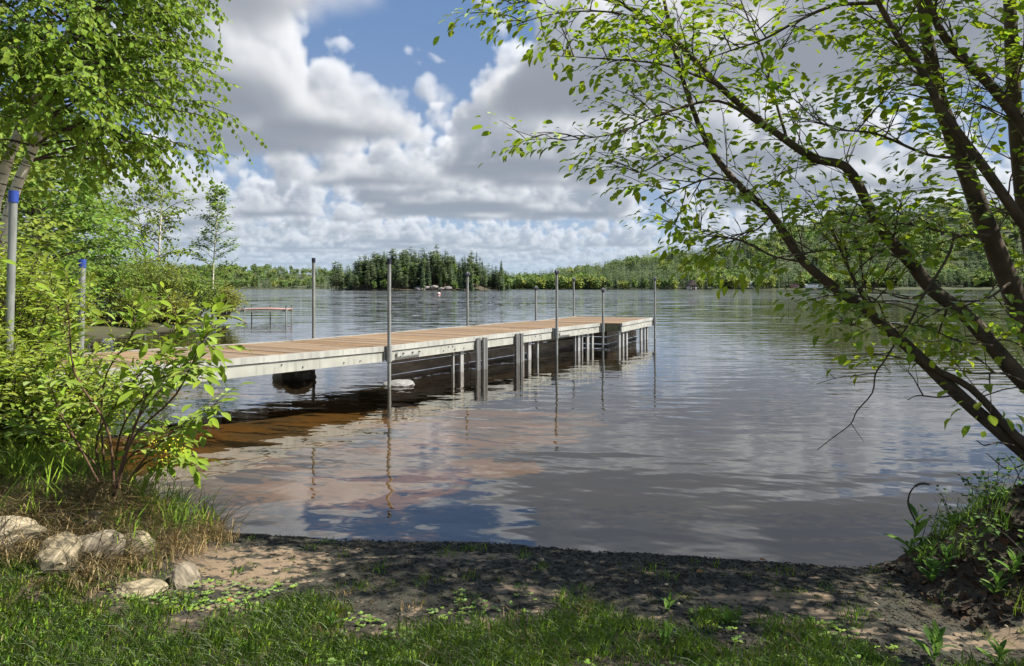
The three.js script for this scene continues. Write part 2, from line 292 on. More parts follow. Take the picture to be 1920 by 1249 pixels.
// ---------------------------------------------------------------- the lake
{
  // ripples: a sum of small wave trains that fit a 10 m square; crests lie mostly across the view
  const T = 1024, L = 10, r = rng(5), waves = [];
  for (let k = 0; k < 90; k++) {
    const lam = 0.07 * Math.pow(16, Math.pow(r(), 1.15)), th = (r() + r() + r() - 1.5) * 1.0 + 0.12, kx = Math.round(Math.sin(th) * L / lam), kz = Math.round(Math.cos(th) * L / lam);
    if (kx || kz) waves.push([kx, kz, r() * 6.283, Math.pow(lam, 0.35) * (0.4 + r())]);
  }
  const sx = new Float32Array(T * T), sz = new Float32Array(T * T), tab = new Float32Array(4096).map((_, i) => Math.cos(i / 4096 * 6.283185));
  let rms = 0;
  for (const [kx, kz, ph, a] of waves) { const m = Math.hypot(kx, kz); for (let y = 0, o = 0; y < T; y++) for (let x = 0; x < T; x++, o++) { const c = tab[((kx * x + kz * y) * 4 + ph * 652) & 4095] * a; sx[o] += c * kx / m; sz[o] += c * kz / m; } }
  for (let o = 0; o < T * T; o++) rms += sz[o] * sz[o];
  rms = Math.sqrt(rms / T / T);
  const K = 0.30, ripple = canvasLike(T, T, (x, y) => { const o = y * T + x; return [0.5 - 0.5 * K * sx[o] / rms / 2.2, 0.5 - 0.5 * K * sz[o] / rms / 2.2, 0.5 + 0.5 * Math.sqrt(Math.max(0, 1 - K * K * (sx[o] ** 2 + sz[o] ** 2) / rms / rms / 4.84))]; });
  // breeze on the open water, calm in the lee of the shore: how finely roughened each stretch is
  const wind = canvasLike(512, 512, (x, y) => {
    const X = (x / 512 - 0.5) * 1200, Z = y / 512 * 1200, dist = Math.hypot(X, Z), gust = fbm(X / 60, Z / 14, 4, 77);
    const v = 0.02 + 0.06 * sstep(14, 160, dist) + (gust - 0.5) * 0.08 * sstep(10, 40, dist);
    return [v, clamp(v, 0.015, 0.5), v];
  });
  wind.wrapS = wind.wrapT = THREE.ClampToEdgeWrapping; wind.channel = 1;
  // one sheet; away from the sheltered shore its waves steepen with the breeze
  const W = new Geo(), zs = [], xs = [0];
  for (let z = 2.5; z < 1660; z *= 1.0125) zs.push(z);
  for (let x = 0.5; x < 1600; x *= 1.09) { xs.push(x); xs.unshift(-x); }
  zs.unshift(-2); zs.push(1660);
  zs.forEach((Z, k) => xs.forEach((X) => {
    const dist = Math.hypot(X, Z), gust = fbm(X / 50 + 9, Z / 12, 4, 78), A = 0.1 * sstep(7, 120, dist) * clamp(0.25 + (gust - 0.25) * 2.2, 0.15, 1.5), c = hash2(Math.round(X * 2), k, 6) * 1.6 + fbm(X / 9, k * 0.11, 2, 79) * 14;
    W.v(V(X, 0, -Z), V(A * 0.35 * Math.sin(c * 2.3 + k), 1, A * (Math.sin(k * 1.7 + c) + 0.6 * Math.sin(k * 2.63 + c * 1.7))).normalize(), X / L, -Z / L);
  }));
  const wn = xs.length; for (let j = 0; j < zs.length - 1; j++) for (let i = 0; i < wn - 1; i++) { const a = j * wn + i; W.t(a, a + 1, a + wn); W.t(a + 1, a + wn + 1, a + wn); }
  const g = W.build(), p = g.attributes.position, uv1 = new Float32Array(p.count * 2);
  for (let k = 0; k < p.count; k++) { uv1[2 * k] = p.getX(k) / 1200 + 0.5; uv1[2 * k + 1] = -p.getZ(k) / 1200; }
  g.setAttribute('uv1', new THREE.BufferAttribute(uv1, 2));
  structure('lake_water', g, new THREE.MeshPhysicalMaterial({ color: C(0.56, 0.48, 0.35), transmission: 1, thickness: 0, ior: 1.9, roughness: 1, roughnessMap: wind, normalMap: ripple, normalScale: new THREE.Vector2(0.075, 0.075) }));
}
console.log('ground', Date.now() - T0);
// ---------------------------------------------------------------- far shore, island, forest
const bark = std({ color: C(0.07, 0.055, 0.04), roughness: 0.95 });
const blobMat = leafMat(C(1, 1, 1), 0.25, { vertexColors: true, clearcoat: 0 });
function spray(g, p, dir, len, wid, col, rand) {   // one bough: a drooping three-sided fan of needles or leaves
  const side = V(-dir.z, (rand() - 0.5) * 0.3, dir.x).normalize(), up = V(0, 0, 0).crossVectors(side, dir).normalize(); if (up.y < 0) { side.negate(); up.negate(); }
  const k = 0.65 + rand() * 0.6, c = [col[0] * k, col[1] * k, col[2] * k];
  const n = up, a = g.v(p, n, 0, 0, c), m = p.clone().addScaledVector(dir, len * 0.55), l = g.v(m.clone().addScaledVector(side, wid).addScaledVector(n, -wid * 0.35), n, 0, 0, c), r = g.v(m.clone().addScaledVector(side, -wid).addScaledVector(n, -wid * 0.35), n, 0, 0, c), t = g.v(p.clone().addScaledVector(dir, len).addScaledVector(n, -len * 0.08), n, 0, 0, c), mm = g.v(m.addScaledVector(n, wid * 0.2), n, 0, 0, c);
  g.t(a, l, mm); g.t(a, mm, r); g.t(l, t, mm); g.t(mm, t, r);
}
function coniferGeo(seed, H, R, kind, dense = 1) {   // kind 0 spruce: a narrow spire; 1 white pine: tiers of flat plates with gaps
  const r = rng(seed), g = new Geo(), levels = Math.round((kind ? 15 : 24) * dense), col = kind ? [0.11, 0.165, 0.045] : [0.065, 0.115, 0.036];
  for (let k = 0; k < levels; k++) {
    const t = (k + r() * 0.7) / levels, y = H * lerp(kind ? 0.22 : 0.08, 1, t), rad = R * (kind ? Math.pow(Math.sin(Math.min(1, (1 - t) * 1.25 + 0.12) * Math.PI * 0.62), 0.8) * (0.55 + r() * 0.65) : (1 - t) * 0.95 + 0.06), nb = Math.round((kind ? 6 : 8) * dense);
    for (let b = 0; b < nb; b++) {
      const th = r() * 6.283, rr = rad * (0.6 + r() * 0.5), dir = V(Math.cos(th), kind ? 0.12 + r() * 0.2 : -0.25 - r() * 0.2, Math.sin(th)).normalize();
      for (let q = 0; q < 3; q++) { const f = 0.1 + q * 0.3; spray(g, V(dir.x * rr * f, y + dir.y * rr * f + (r() - 0.5) * 0.3, dir.z * rr * f), dir.clone().add(V(r() - 0.5, (r() - 0.5) * 0.4, r() - 0.5).multiplyScalar(0.7)).normalize(), rr * (0.46 - q * 0.06) + 0.2, rr * 0.14 + 0.13, col, r); }
    }
  }
  spray(g, V(0, H * 0.95, 0), V(0, 1, 0), H * 0.07, 0.12, col, r);
  return g.build();
}
function broadGeo(seed, H, R, n, size, col) {   // a rounded crown of lobes, each of leaf tufts
  const r = rng(seed), g = new Geo(), lobes = [];
  for (let k = 0; k < 9; k++) { const th = r() * 6.283, f = Math.sqrt(r()) * 0.62, y = lerp(0.36, 0.86, r()); lobes.push([V(Math.cos(th) * R * f * (1.25 - y * 0.5), H * y, Math.sin(th) * R * f * (1.25 - y * 0.5)), R * (0.34 + r() * 0.28)]); }
  for (let k = 0; k < n; k++) {
    const [c, rad] = lobes[k % 9], d = V(r() - 0.5, r() - 0.42, r() - 0.5).normalize(), p = c.clone().addScaledVector(d, rad * (0.55 + 0.5 * r()));
    spray(g, p, V(r() - 0.5, r() - 0.6, r() - 0.5).add(d.multiplyScalar(0.6)).normalize(), size * (0.6 + r() * 0.7), size * 0.45, col, r);
  }
  return g.build();
}
const trunkGeo = (H, r0) => new Geo().limb([V(0, -0.6, 0), V(0.05, H * 0.3, 0.04), V(-0.04, H * 0.65, 0), V(0, H * 0.97, 0)], [r0 * 1.2, r0, r0 * 0.6, r0 * 0.12], 6).build();
function farTree(name, label, category, geo, H, r0) { const t = thing(name, label, category); part('trunk', trunkGeo(H, r0), bark, t); part('crown', geo, blobMat, t); t.userData.height = H; return t; }
{
  const r = rng(21);
  // far shore: distance of the waterline and height of the wooded ridge by bearing (tangent)
  const prof = [[-1.3, 900, 40], [-0.75, 980, 34], [-0.42, 1000, 33], [-0.28, 1000, 27], [-0.1, 900, 10], [-0.02, 780, 4], [0.03, 760, 10], [0.11, 760, 22], [0.19, 760, 36], [0.27, 755, 50], [0.34, 750, 66], [0.42, 745, 86], [0.5, 740, 106], [0.62, 730, 118], [0.8, 700, 120], [1.3, 650, 115]];
  const pr = (b, k) => { let i = 0; while (i < prof.length - 2 && prof[i + 1][0] < b) i++; const t = clamp((b - prof[i][0]) / (prof[i + 1][0] - prof[i][0])); return lerp(prof[i][k], prof[i + 1][k], t * t * (3 - 2 * t)); };
  const rise = (b, q) => pr(b, 2) * sstep(-0.06, 1, q) * (0.85 + 0.3 * fbm(b * 14, q * 3, 3, 61)) + 0.8 * sstep(0, 0.02, q) - 1.2;   // q 0 at the water, 1 on the ridge
  const hill = new Geo(), NB = 150, NQ = 16;
  for (let j = 0; j <= NQ; j++) for (let i = 0; i <= NB; i++) { const b = lerp(-1.3, 1.3, i / NB), q = j / NQ * 1.5 - 0.02, Z = pr(b, 1) + q * 330; hill.v(V(b * Z, q > 1 ? rise(b, 1) * (1 - (q - 1) * 0.6) : rise(b, q), -Z), V(0, 1, 0), b * 100, q * 40); }
  for (let j = 0; j < NQ; j++) for (let i = 0; i < NB; i++) { const a = j * (NB + 1) + i; hill.t(a, a + 1, a + NB + 1); hill.t(a + 1, a + NB + 2, a + NB + 1); }
  const hg = hill.build(); hg.computeVertexNormals();
  structure('hills', hg, std({ color: C(0.06, 0.07, 0.03), roughness: 1 }));
  const yellow = [0.2, 0.26, 0.045], fresh = [0.13, 0.21, 0.038];
  const kinds = [coniferGeo(1, 18, 2.7, 0, 0.7), coniferGeo(2, 19, 4.4, 1, 0.6), broadGeo(3, 13, 5.2, 150, 2.3, yellow), broadGeo(4, 14, 4.6, 150, 2.2, fresh)], lists = [[], [], [], []];
  const place = (b, q) => { const Z = pr(b, 1) + q * 330; return V(b * Z, rise(b, q) - 0.3, -Z); };
  for (let k = 0; k < 9000; k++) {
    const b = r() < 0.72 ? lerp(-0.06, 1.0, r()) : lerp(-1.0, 0, r()), q = Math.pow(r(), 1.25) * 1.08 + 0.035, stand = fbm(b * 22, q * 4, 3, 63), z = b > 0 ? 0.53 : 0.42;
    const kind = stand > 1 - z ? (r() < 0.6 ? 0 : 1) : stand > 0.52 ? (r() < 0.35 ? 1 : 3) : r() < 0.16 ? 0 : r() < 0.5 ? 3 : 2, s = 0.6 + r() * 0.55, tone = 0.8 + r() * 0.45;
    lists[kind].push({ p: place(b, Math.min(q, 1.15)), q: new THREE.Quaternion().setFromEuler(new THREE.Euler(0, r() * 6.28, 0)), s: V(s, s * (0.85 + r() * 0.3), s), c: C(tone * (0.9 + r() * 0.25), tone, tone) });
  }
  ['spruce wood', 'pine wood', 'maple wood', 'birch wood'].forEach((n, k) => tag(scatter(n.replace(' ', '_'), kinds[k], blobMat, lists[k]), ['dark spruces scattered through the forest on the far hills', 'tall pines rising through the forest on the far hills', 'yellow green spring trees massed on the far hills', 'fresh green leafy trees massed on the far hills'][k], 'forest'));
  // the first row along the far water, one by one
  const rowProto = [farTree('shore_spruce', 'dark pointed spruce at the water edge of the far right shore', 'tree', coniferGeo(5, 17, 2.6, 0, 0.95), 16, 0.22), farTree('shore_maple', 'rounded yellow green tree at the water edge of the far right shore', 'tree', broadGeo(6, 12, 5.4, 260, 1.9, [0.28, 0.34, 0.05]), 12, 0.25), farTree('shore_birch', 'fresh green leafy tree at the water edge of the far right shore', 'tree', broadGeo(7, 13, 4.4, 240, 1.8, fresh), 13, 0.2)];
  rowProto.forEach((t) => { t.userData.group = 'trees along the far right shore'; });
  const used = [false, false, false];
  for (let k = 0; k < 62; k++) {
    const b = -0.015 + k * 0.0088 + (r() - 0.5) * 0.006; if (Math.abs(b - 0.263) < 0.008 || Math.abs(b - 0.425) < 0.03) continue;
    const n = r() < 0.28 ? 0 : r() < 0.6 ? 1 : 2, o = used[n] ? copy(rowProto[n]) : rowProto[n], s = 0.75 + r() * 0.5; used[n] = true;
    o.position.copy(place(b, 0.02 + r() * 0.025)); o.scale.set(s, s * (0.9 + r() * 0.25), s); o.rotation.y = r() * 6.28;
  }
  // island
  const isl = new Geo(), IX = -73, IZ = 545, A = 74, B = 42, hI = (x, z) => { const q = Math.sqrt(((x - IX) / A) ** 2 + ((z - IZ) / B) ** 2); return 9 * sstep(1.02, 0.25, q) - 0.5 + (fbm(x / 9, z / 9, 3, 81) - 0.5) * 1.6 * sstep(1.05, 0.9, q); };
  for (let j = 0; j <= 30; j++) for (let i = 0; i <= 44; i++) { const x = IX + (i / 22 - 1) * A * 1.05, z = IZ + (j / 15 - 1) * B * 1.05; isl.v(V(x, hI(x, z), -z), V(0, 1, 0), x, z); }
  for (let j = 0; j < 30; j++) for (let i = 0; i < 44; i++) { const a = j * 45 + i; isl.t(a, a + 1, a + 45); isl.t(a + 1, a + 46, a + 45); }
  const ig = isl.build(); ig.computeVertexNormals(); structure('island', ig, std({ color: C(0.07, 0.06, 0.035), roughness: 1 }));
  const protos = [
    farTree('island_spruce', 'dark spruce with a pointed top on the wooded island', 'tree', coniferGeo(12, 20, 3.1, 0, 1.35), 21, 0.24), farTree('island_pine', 'tall white pine with layered ragged boughs on the island', 'tree', coniferGeo(13, 22, 4.1, 1, 1.4), 23, 0.3),
    farTree('island_pine_broad', 'wide crowned pine with flat tiers of boughs on the island', 'tree', coniferGeo(14, 20, 4.9, 1, 1.4), 20, 0.3), farTree('island_birch', 'light green leafy tree among the island conifers', 'tree', broadGeo(15, 12, 4, 300, 1.5, [0.16, 0.25, 0.04]), 12, 0.2)];
  protos.forEach((t) => { t.userData.group = 'trees on the wooded island'; });
  const seen = [0, 0, 0, 0];
  let n = 0;
  for (let k = 0; k < 720 && n < 280; k++) {
    const th = r() * 6.283, f = Math.sqrt(r()) * 0.97, x = IX + Math.cos(th) * A * f, z = IZ + Math.sin(th) * B * f; if (Math.sin(th) * f > 0.55) continue;
    const kind = r() < 0.38 ? 0 : r() < 0.55 ? 1 : r() < 0.6 ? 2 : 3, edge = 1 - 0.3 * sstep(0.55, 0.97, f) * (r() < 0.75 ? 1 : 0), s = (0.78 + r() * 0.42) * edge;
    const o = seen[kind]++ ? copy(protos[kind]) : protos[kind]; o.position.set(x, hI(x, z) - 0.4, -z); o.scale.set(s, s * (0.9 + r() * 0.2), s); o.rotation.y = r() * 6.28; n++;
  }
  const rockM = std({ color: C(0.2, 0.18, 0.165), roughness: 0.95 });
  for (let k = 0; k < 5; k++) { const g = new THREE.IcosahedronGeometry(1, 3), p = g.attributes.position; for (let i = 0; i < p.count; i++) { const f = 0.8 + 0.5 * fbm(p.getX(i) * 2 + k * 7, p.getY(i) * 2 + p.getZ(i) * 2, 3, 5); p.setXYZ(i, p.getX(i) * f, p.getY(i) * f, p.getZ(i) * f); } g.computeVertexNormals(); const o = part('rock_ledge', g, rockM); tag(o, 'pale bare rock ledge sloping into the water on the island', 'rock', 'rock ledges on the island'); o.scale.set(4 - k * 0.4, 1.5 - k * 0.1, 3); o.position.set(IX + 5 + k * 5.2, 0.9 + (k % 3) * 0.7, -(IZ - B * 0.97 + (k % 2) * 3 + Math.abs(k - 2) * 0.8)); o.rotation.set(0.2, k, -0.15); }
  // houses on the far right shore
  const house = (name, label, b, q, w, d, h, roofH, wallC, roofC, turn) => {
    const t = thing(name, label, 'house'), wm = std({ color: wallC }), rm = std({ color: roofC }), glass = std({ color: C(0.03, 0.035, 0.04), roughness: 0.15 }), trim = std({ color: C(0.7, 0.7, 0.68) });
    part('wall', new THREE.BoxGeometry(w, h, d).translate(0, h / 2, 0), wm, t);
    const s = new THREE.Shape([[-w / 2 - 0.5, 0], [w / 2 + 0.5, 0], [0, roofH]].map(([x, y]) => new THREE.Vector2(x, y))); part('roof', new THREE.ExtrudeGeometry(s, { depth: d + 1, bevelEnabled: false }).translate(0, h + 0.01, -d / 2 - 0.5), rm, t);
    for (let k = 0; k < 3; k++) { const wn = part('window', new THREE.BoxGeometry(w * 0.17, h * 0.4, 0.12).translate((k - 1) * w * 0.3, h * 0.56, d / 2 + 0.05), glass, t); part('sill', new THREE.BoxGeometry(w * 0.19, 0.15, 0.3).translate((k - 1) * w * 0.3, h * 0.34, d / 2 + 0.1), trim, wn); }
    part('door', new THREE.BoxGeometry(1, 2.1, 0.14).translate(w * 0.44 - 0.6, 1.05, d / 2 + 0.06), trim, t);
    const p = place(b, q); t.position.copy(p); t.position.y = Math.max(p.y, 0.6); t.rotation.y = turn;
  };
  house('cabin', 'dark brown steep roofed cabin among trees on far shore', 0.263, 0.02, 9, 8, 4, 6, C(0.07, 0.04, 0.03), C(0.09, 0.07, 0.065), 0.2);
  house('boathouse', 'low pale boathouse at the water below the brown cabin', 0.2595, 0.001, 5, 4, 1.8, 1.1, C(0.5, 0.5, 0.5), C(0.12, 0.12, 0.13), 0);
  house('grey_house', 'house with broad grey roof half hidden by shore trees', 0.347, 0.05, 13, 9, 4, 4, C(0.4, 0.42, 0.4), C(0.27, 0.3, 0.31), 1.3);
  house('bungalow', 'long white bungalow with pale roof above a lawn', 0.441, 0.04, 8, 19, 3.4, 2, C(0.72, 0.72, 0.68), C(0.36, 0.38, 0.36), 1.5);
  house('shed', 'small dusky pink shed beside the white bungalow', 0.414, 0.035, 7, 6, 3.6, 2.2, C(0.36, 0.2, 0.17), C(0.16, 0.1, 0.09), 0.3);
  // buoy
  const bu = thing('buoy', 'small white and red mooring buoy floating on open water', 'buoy'); part('float', new THREE.SphereGeometry(0.42, 20, 14).scale(1, 0.9, 1), std({ color: C(0.75, 0.7, 0.68), roughness: 0.4 }), bu); part('band', new THREE.CylinderGeometry(0.425, 0.425, 0.2, 24).translate(0, 0.02, 0), std({ color: C(0.6, 0.06, 0.03), roughness: 0.4 }), bu); part('eye', new THREE.TorusGeometry(0.09, 0.025, 8, 16).translate(0, 0.42, 0), bark, bu);
  bu.position.set(-18.2, 0.12, -170);
}
console.log('far', Date.now() - T0);

// ---------------------------------------------------------------- the dock
{
  const r = rng(33), TH = Math.atan2(0.856, 0.518);
  const grain = canvasLike(256, 64, (x, y) => { const v = 0.66 + 0.4 * fbm(x / 60, y / 3.2, 4, 7) + 0.1 * (hash2(x, y, 8) - 0.5); return [v, v * 0.985, v * 0.96]; }, true);
  const weather = canvasLike(256, 128, (x, y) => { const v = 0.78 + 0.24 * fbm(x / 26, y / 26, 4, 17) - 0.07 * sstep(0.62, 0.72, fbm(x / 9 + 50, y / 30, 3, 18)); return [v, v, v * 0.97]; }, true);
  const planks = [[0.34, 0.225, 0.12], [0.28, 0.18, 0.098], [0.39, 0.265, 0.15], [0.25, 0.175, 0.112], [0.33, 0.245, 0.165]].map((c) => std({ color: C(...c), map: grain, roughness: 0.8 }));
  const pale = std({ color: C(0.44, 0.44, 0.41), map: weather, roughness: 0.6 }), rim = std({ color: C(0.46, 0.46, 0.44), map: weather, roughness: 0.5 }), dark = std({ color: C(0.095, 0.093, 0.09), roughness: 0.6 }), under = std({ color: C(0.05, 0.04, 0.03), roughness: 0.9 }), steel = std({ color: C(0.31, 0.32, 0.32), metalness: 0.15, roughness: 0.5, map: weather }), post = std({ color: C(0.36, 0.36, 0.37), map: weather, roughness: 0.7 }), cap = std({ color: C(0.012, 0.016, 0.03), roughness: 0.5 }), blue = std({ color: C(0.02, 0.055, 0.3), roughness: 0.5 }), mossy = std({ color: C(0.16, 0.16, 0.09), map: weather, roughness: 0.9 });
  const metres = (g, k = 1) => { const p = g.attributes.position, n = g.attributes.normal, u = g.attributes.uv; for (let i = 0; i < p.count; i++) { const ny = Math.abs(n.getY(i)), nx = Math.abs(n.getX(i)); u.setXY(i, (nx > 0.7 ? p.getZ(i) : p.getX(i)) * k, (ny > 0.7 ? p.getZ(i) : p.getY(i)) * k); } return g; };
  const box = (w, h, d, x, y, z, k) => metres(new THREE.BoxGeometry(w, h, d).translate(x, y, z), k);
  const W = 2.3;
  // local x along the dock, z towards the beach side, y = 0 at the water
  function section(name, label, x0, x1, width, top, origin, turn, tilt, extra = {}) {
    const s = thing(name, label, 'dock', 'sections of the long dock');
    s.position.set(origin[0], 0, -origin[1]); s.rotation.set(0, turn, tilt ?? 0);
    const n = Math.round((x1 - x0) / 0.146), pw = (x1 - x0) / n, pg = [0, 1, 2].map((k) => { const g = new THREE.BoxGeometry(pw - 0.014, 0.035, width - 0.12, 1, 1, 4), u = g.attributes.uv, p = g.attributes.position; for (let i = 0; i < u.count; i++) u.setXY(i, p.getZ(i) * 0.5 + k * 0.37, p.getX(i) * 1.6 + k * 0.3); return g; });
    for (let k = 0; k < n; k++) { const b = part('plank', pg[k % 3], planks[(r() * 5) | 0], s); b.position.set(x0 + (k + 0.5) * pw, top - 0.018 + (r() - 0.5) * 0.004, -width / 2); b.rotation.set(0, (r() - 0.5) * 0.004, 0); }
    for (const z of [-0.028, -width + 0.028]) { part('edge_rail', box(x1 - x0 - 0.02, 0.085, 0.055, (x0 + x1) / 2, top - 0.035, z, 0.7), rim, s); part('side_beam', box(x1 - x0 - 0.03, 0.15, 0.04, (x0 + x1) / 2, top - 0.165, z < -1 ? z + 0.012 : z - 0.012, 0.6), pale, s); }
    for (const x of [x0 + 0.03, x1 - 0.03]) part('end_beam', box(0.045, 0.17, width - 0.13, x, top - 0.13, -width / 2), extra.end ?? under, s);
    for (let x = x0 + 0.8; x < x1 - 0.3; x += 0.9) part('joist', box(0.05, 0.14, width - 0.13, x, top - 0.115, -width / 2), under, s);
    for (let k = 0; k < (x1 - x0) * 1.6; k++) part('bolt', new THREE.CylinderGeometry(0.011, 0.011, 0.016, 8).rotateX(Math.PI / 2).translate(x0 + 0.3 + r() * (x1 - x0 - 0.6), top - 0.13 - (k % 2) * 0.06, -0.015), dark, s);
    return s;
  }
  function pole(s, x, z, top, bottom, knob, lean = 0, R = 0.03) {   // steel pipe with a cap, in its sleeve
    const p = part('pole', new Geo().limb([V(0, bottom, 0), V(0, (top + bottom) / 2, 0), V(0, top, 0)], [R, R, R], 14).build(), steel, s); p.position.set(x, 0, z); p.rotation.z = lean;
    if (knob) { part('cap', new THREE.SphereGeometry(0.068, 18, 12).scale(1, 1.05, 0.55).translate(0, top + 0.03, 0), cap, p); part('cap_band', new THREE.TorusGeometry(0.066, 0.009, 8, 24, Math.PI).translate(0, top + 0.03, 0).rotateY(Math.PI / 2), steel, p); } else part('cap', new THREE.CylinderGeometry(R + 0.005, R + 0.005, 0.085, 16).translate(0, top - 0.02, 0), knob === null ? blue : cap, p);
    if (!s.isMesh && s.userData.category === 'dock' && bottom < 0) { part('sleeve', new THREE.CylinderGeometry(R + 0.016, R + 0.016, 0.24, 16, 1, true).translate(x, 0.53, z), steel, s); part('bracket', box(0.13, 0.17, 0.02, x, 0.52, z - Math.sign(z + 1) * 0.05), steel, s); }
    return p;
  }
  const slats = (s, list, z, yTop, mat) => { for (const [x, w, y1] of list) part('support_post', box(w, (y1 ?? yTop) + 0.9, 0.045, x, ((y1 ?? yTop) - 0.9) / 2, z), mat ?? post, s); };
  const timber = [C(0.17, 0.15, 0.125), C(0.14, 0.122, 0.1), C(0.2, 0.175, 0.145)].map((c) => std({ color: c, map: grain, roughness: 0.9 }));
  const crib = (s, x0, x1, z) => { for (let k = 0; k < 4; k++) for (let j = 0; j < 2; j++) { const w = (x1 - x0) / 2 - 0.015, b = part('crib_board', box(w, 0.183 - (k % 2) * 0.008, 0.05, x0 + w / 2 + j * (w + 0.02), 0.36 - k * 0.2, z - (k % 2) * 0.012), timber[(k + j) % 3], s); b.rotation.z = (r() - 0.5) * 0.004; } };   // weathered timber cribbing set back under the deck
  const P0 = [-2.03, 11.05], ux = 0.518, uz = 0.856;
  const ramp = section('dock_section', 'first dock section of tan boards rising slightly towards the bank', -7.6, -0.03, W, 0.65, P0, TH, -0.0175);
  pole(ramp, -4.72, 0.05, 1.79, -0.4, null, 0.0);
  const main = section('dock_section', 'middle dock section with timber cribbing underneath and a bracket by its pole', 0.03, 5.74, W, 0.65, P0, TH);
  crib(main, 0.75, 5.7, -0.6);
  pole(main, 0.0, 0.055, 2.05, -1.3, false); pole(main, 0.62, -W - 0.05, 2.14, -1.3, false); pole(main, 6.5 - 0.85, -W - 0.05, 1.9, -1.5, true);
  part('hinge_plate', box(0.62, 0.075, 0.02, 0.55, 0.5, 0.012), rim, main); part('hinge_bar', box(0.5, 0.02, 0.03, 0.55, 0.47, 0.03), steel, main);
  for (const x of [0.38, 0.62, 0.8]) part('bolt', new THREE.CylinderGeometry(0.016, 0.016, 0.03, 8).rotateX(Math.PI / 2).translate(x, 0.51, 0.03), dark, main);
  slats(main, [[1.95, 0.035], [2.22, 0.1], [4.55, 0.04], [4.82, 0.12], [5.2, 0.05]], -0.1, 0.44);
  slats(main, [[2.62, 0.1, 0.62], [2.84, 0.1, 0.62], [4.08, 0.1, 0.62], [4.27, 0.1, 0.62]], 0.022, 0.6, dark);
  slats(main, [[2.56, 0.014, 0.6], [2.78, 0.014, 0.6], [2.9, 0.014, 0.6], [4.14, 0.014, 0.6]], 0.03, 0.6);
  const third = section('dock_section', 'third dock section between the middle one and the end platform', 5.82, 8.62, W, 0.65, P0, TH);
  crib(third, 5.86, 8.58, -0.6);
  pole(third, 5.86, 0.055, 1.93, -1.5, true); pole(third, 8.55, 0.055, 1.5, -1.6, true);
  part('hinge_plate', box(0.6, 0.07, 0.02, 6.4, 0.5, 0.012), rim, third);
  slats(third, [[7.15, 0.04], [7.36, 0.12], [7.56, 0.05], [7.9, 0.13], [8.2, 0.1]], -0.1, 0.44);
  const PT = Math.atan2(0.912, 0.41), plat = section('dock_platform', 'wide end platform of the dock turned slightly to the right', 0, 3.7, 2.6, 0.655, [2.95, 18.25], PT, 0, { end: mossy });
  plat.userData.group = undefined; delete plat.userData.group;
  crib(plat, 0.2, 3.5, -0.5); for (let k = 0; k < 4; k++) part('crib_board', box(0.05, 0.18, 2.0, 0.25, 0.36 - k * 0.2, -1.5), timber[k % 3], plat);
  pole(plat, 3.7, 0.06, 1.84, -1.8, true); pole(plat, 3.68, -2.64, 1.84, -1.8, true); pole(plat, 0.35, -2.64, 1.55, -1.6, true);
  slats(plat, [[0.05, 0.14], [0.42, 0.14], [0.8, 0.14], [2.5, 0.16], [2.95, 0.13], [3.3, 0.1]], -0.1, 0.45);
  // leaning pole on the bank
  const lone = thing('mooring_pole', 'galvanised pole with bright blue cap leaning among the bank shrubs', 'pole'); const lp = pole(lone, 0, 0, 2.29, -0.2, null, 0.0, 0.027); lone.position.set(-3.72, 0, -5.0); lone.rotation.z = -0.03;
  // small raft by the wooded point
  const raft = thing('swim_raft', 'small low dock with a faded red deck beyond the point', 'dock'); const red = [std({ color: C(0.46, 0.25, 0.2) }), std({ color: C(0.5, 0.29, 0.23) })];
  for (let k = 0; k < 15; k++) part('plank', new THREE.BoxGeometry(0.18, 0.03, 1.5), red[k % 2], raft).position.set(-1.33 + k * 0.19, 0.6 + Math.sin(k / 14 * 3.14) * 0.04, 0);
  for (const z of [-0.74, 0.74]) part('side_beam', new THREE.BoxGeometry(2.9, 0.12, 0.04).translate(0, 0.53, z), pale, raft);
  for (const [x, z] of [[-1.0, 0.8], [0.1, -0.8], [1.36, 0.8], [-1.0, -0.8], [1.36, -0.8]]) { const p = part('pole', new THREE.CylinderGeometry(0.035, 0.035, 2.6, 10).translate(x, -0.55, z), steel, raft); part('cap', new THREE.CylinderGeometry(0.042, 0.042, 0.06, 10).translate(x, 0.77, z), cap, p); }
  raft.position.set(-12.6 + 0.1, 0, -34.6); raft.rotation.y = 0.1; raft.scale.set(0.85, 0.88, 0.8);
  // boulders in the shallows
  const rocks = [[-3.72, 11.9, 0.3, 0.2, C(0.05, 0.05, 0.045), 'dark wet boulder standing in the water under the dock'], [-1.86, 11.25, 0.26, 0.07, C(0.24, 0.235, 0.22), 'pale flat rock at the foot of the dock pole'], [-4.02, 11.9, 0.16, 0.14, C(0.32, 0.31, 0.27), 'small grey rock leaning on the dark boulder under dock']];
  rocks.forEach(([x, z, w, h, c, label], k) => { const g = new THREE.IcosahedronGeometry(1, 4), p = g.attributes.position; for (let i = 0; i < p.count; i++) { const f = 0.75 + 0.5 * fbm(p.getX(i) * 1.6 + k * 9, p.getY(i) * 1.6 + p.getZ(i) * 1.3, 4, 6); p.setXYZ(i, p.getX(i) * f * w, p.getY(i) * f * h, p.getZ(i) * f * w * 0.8); } g.computeVertexNormals(); const o = tag(part('boulder', g, std({ color: c, roughness: 0.7 })), label, 'rock'); o.position.set(x, h * 0.25, -z); });
}
console.log('dock', Date.now() - T0);
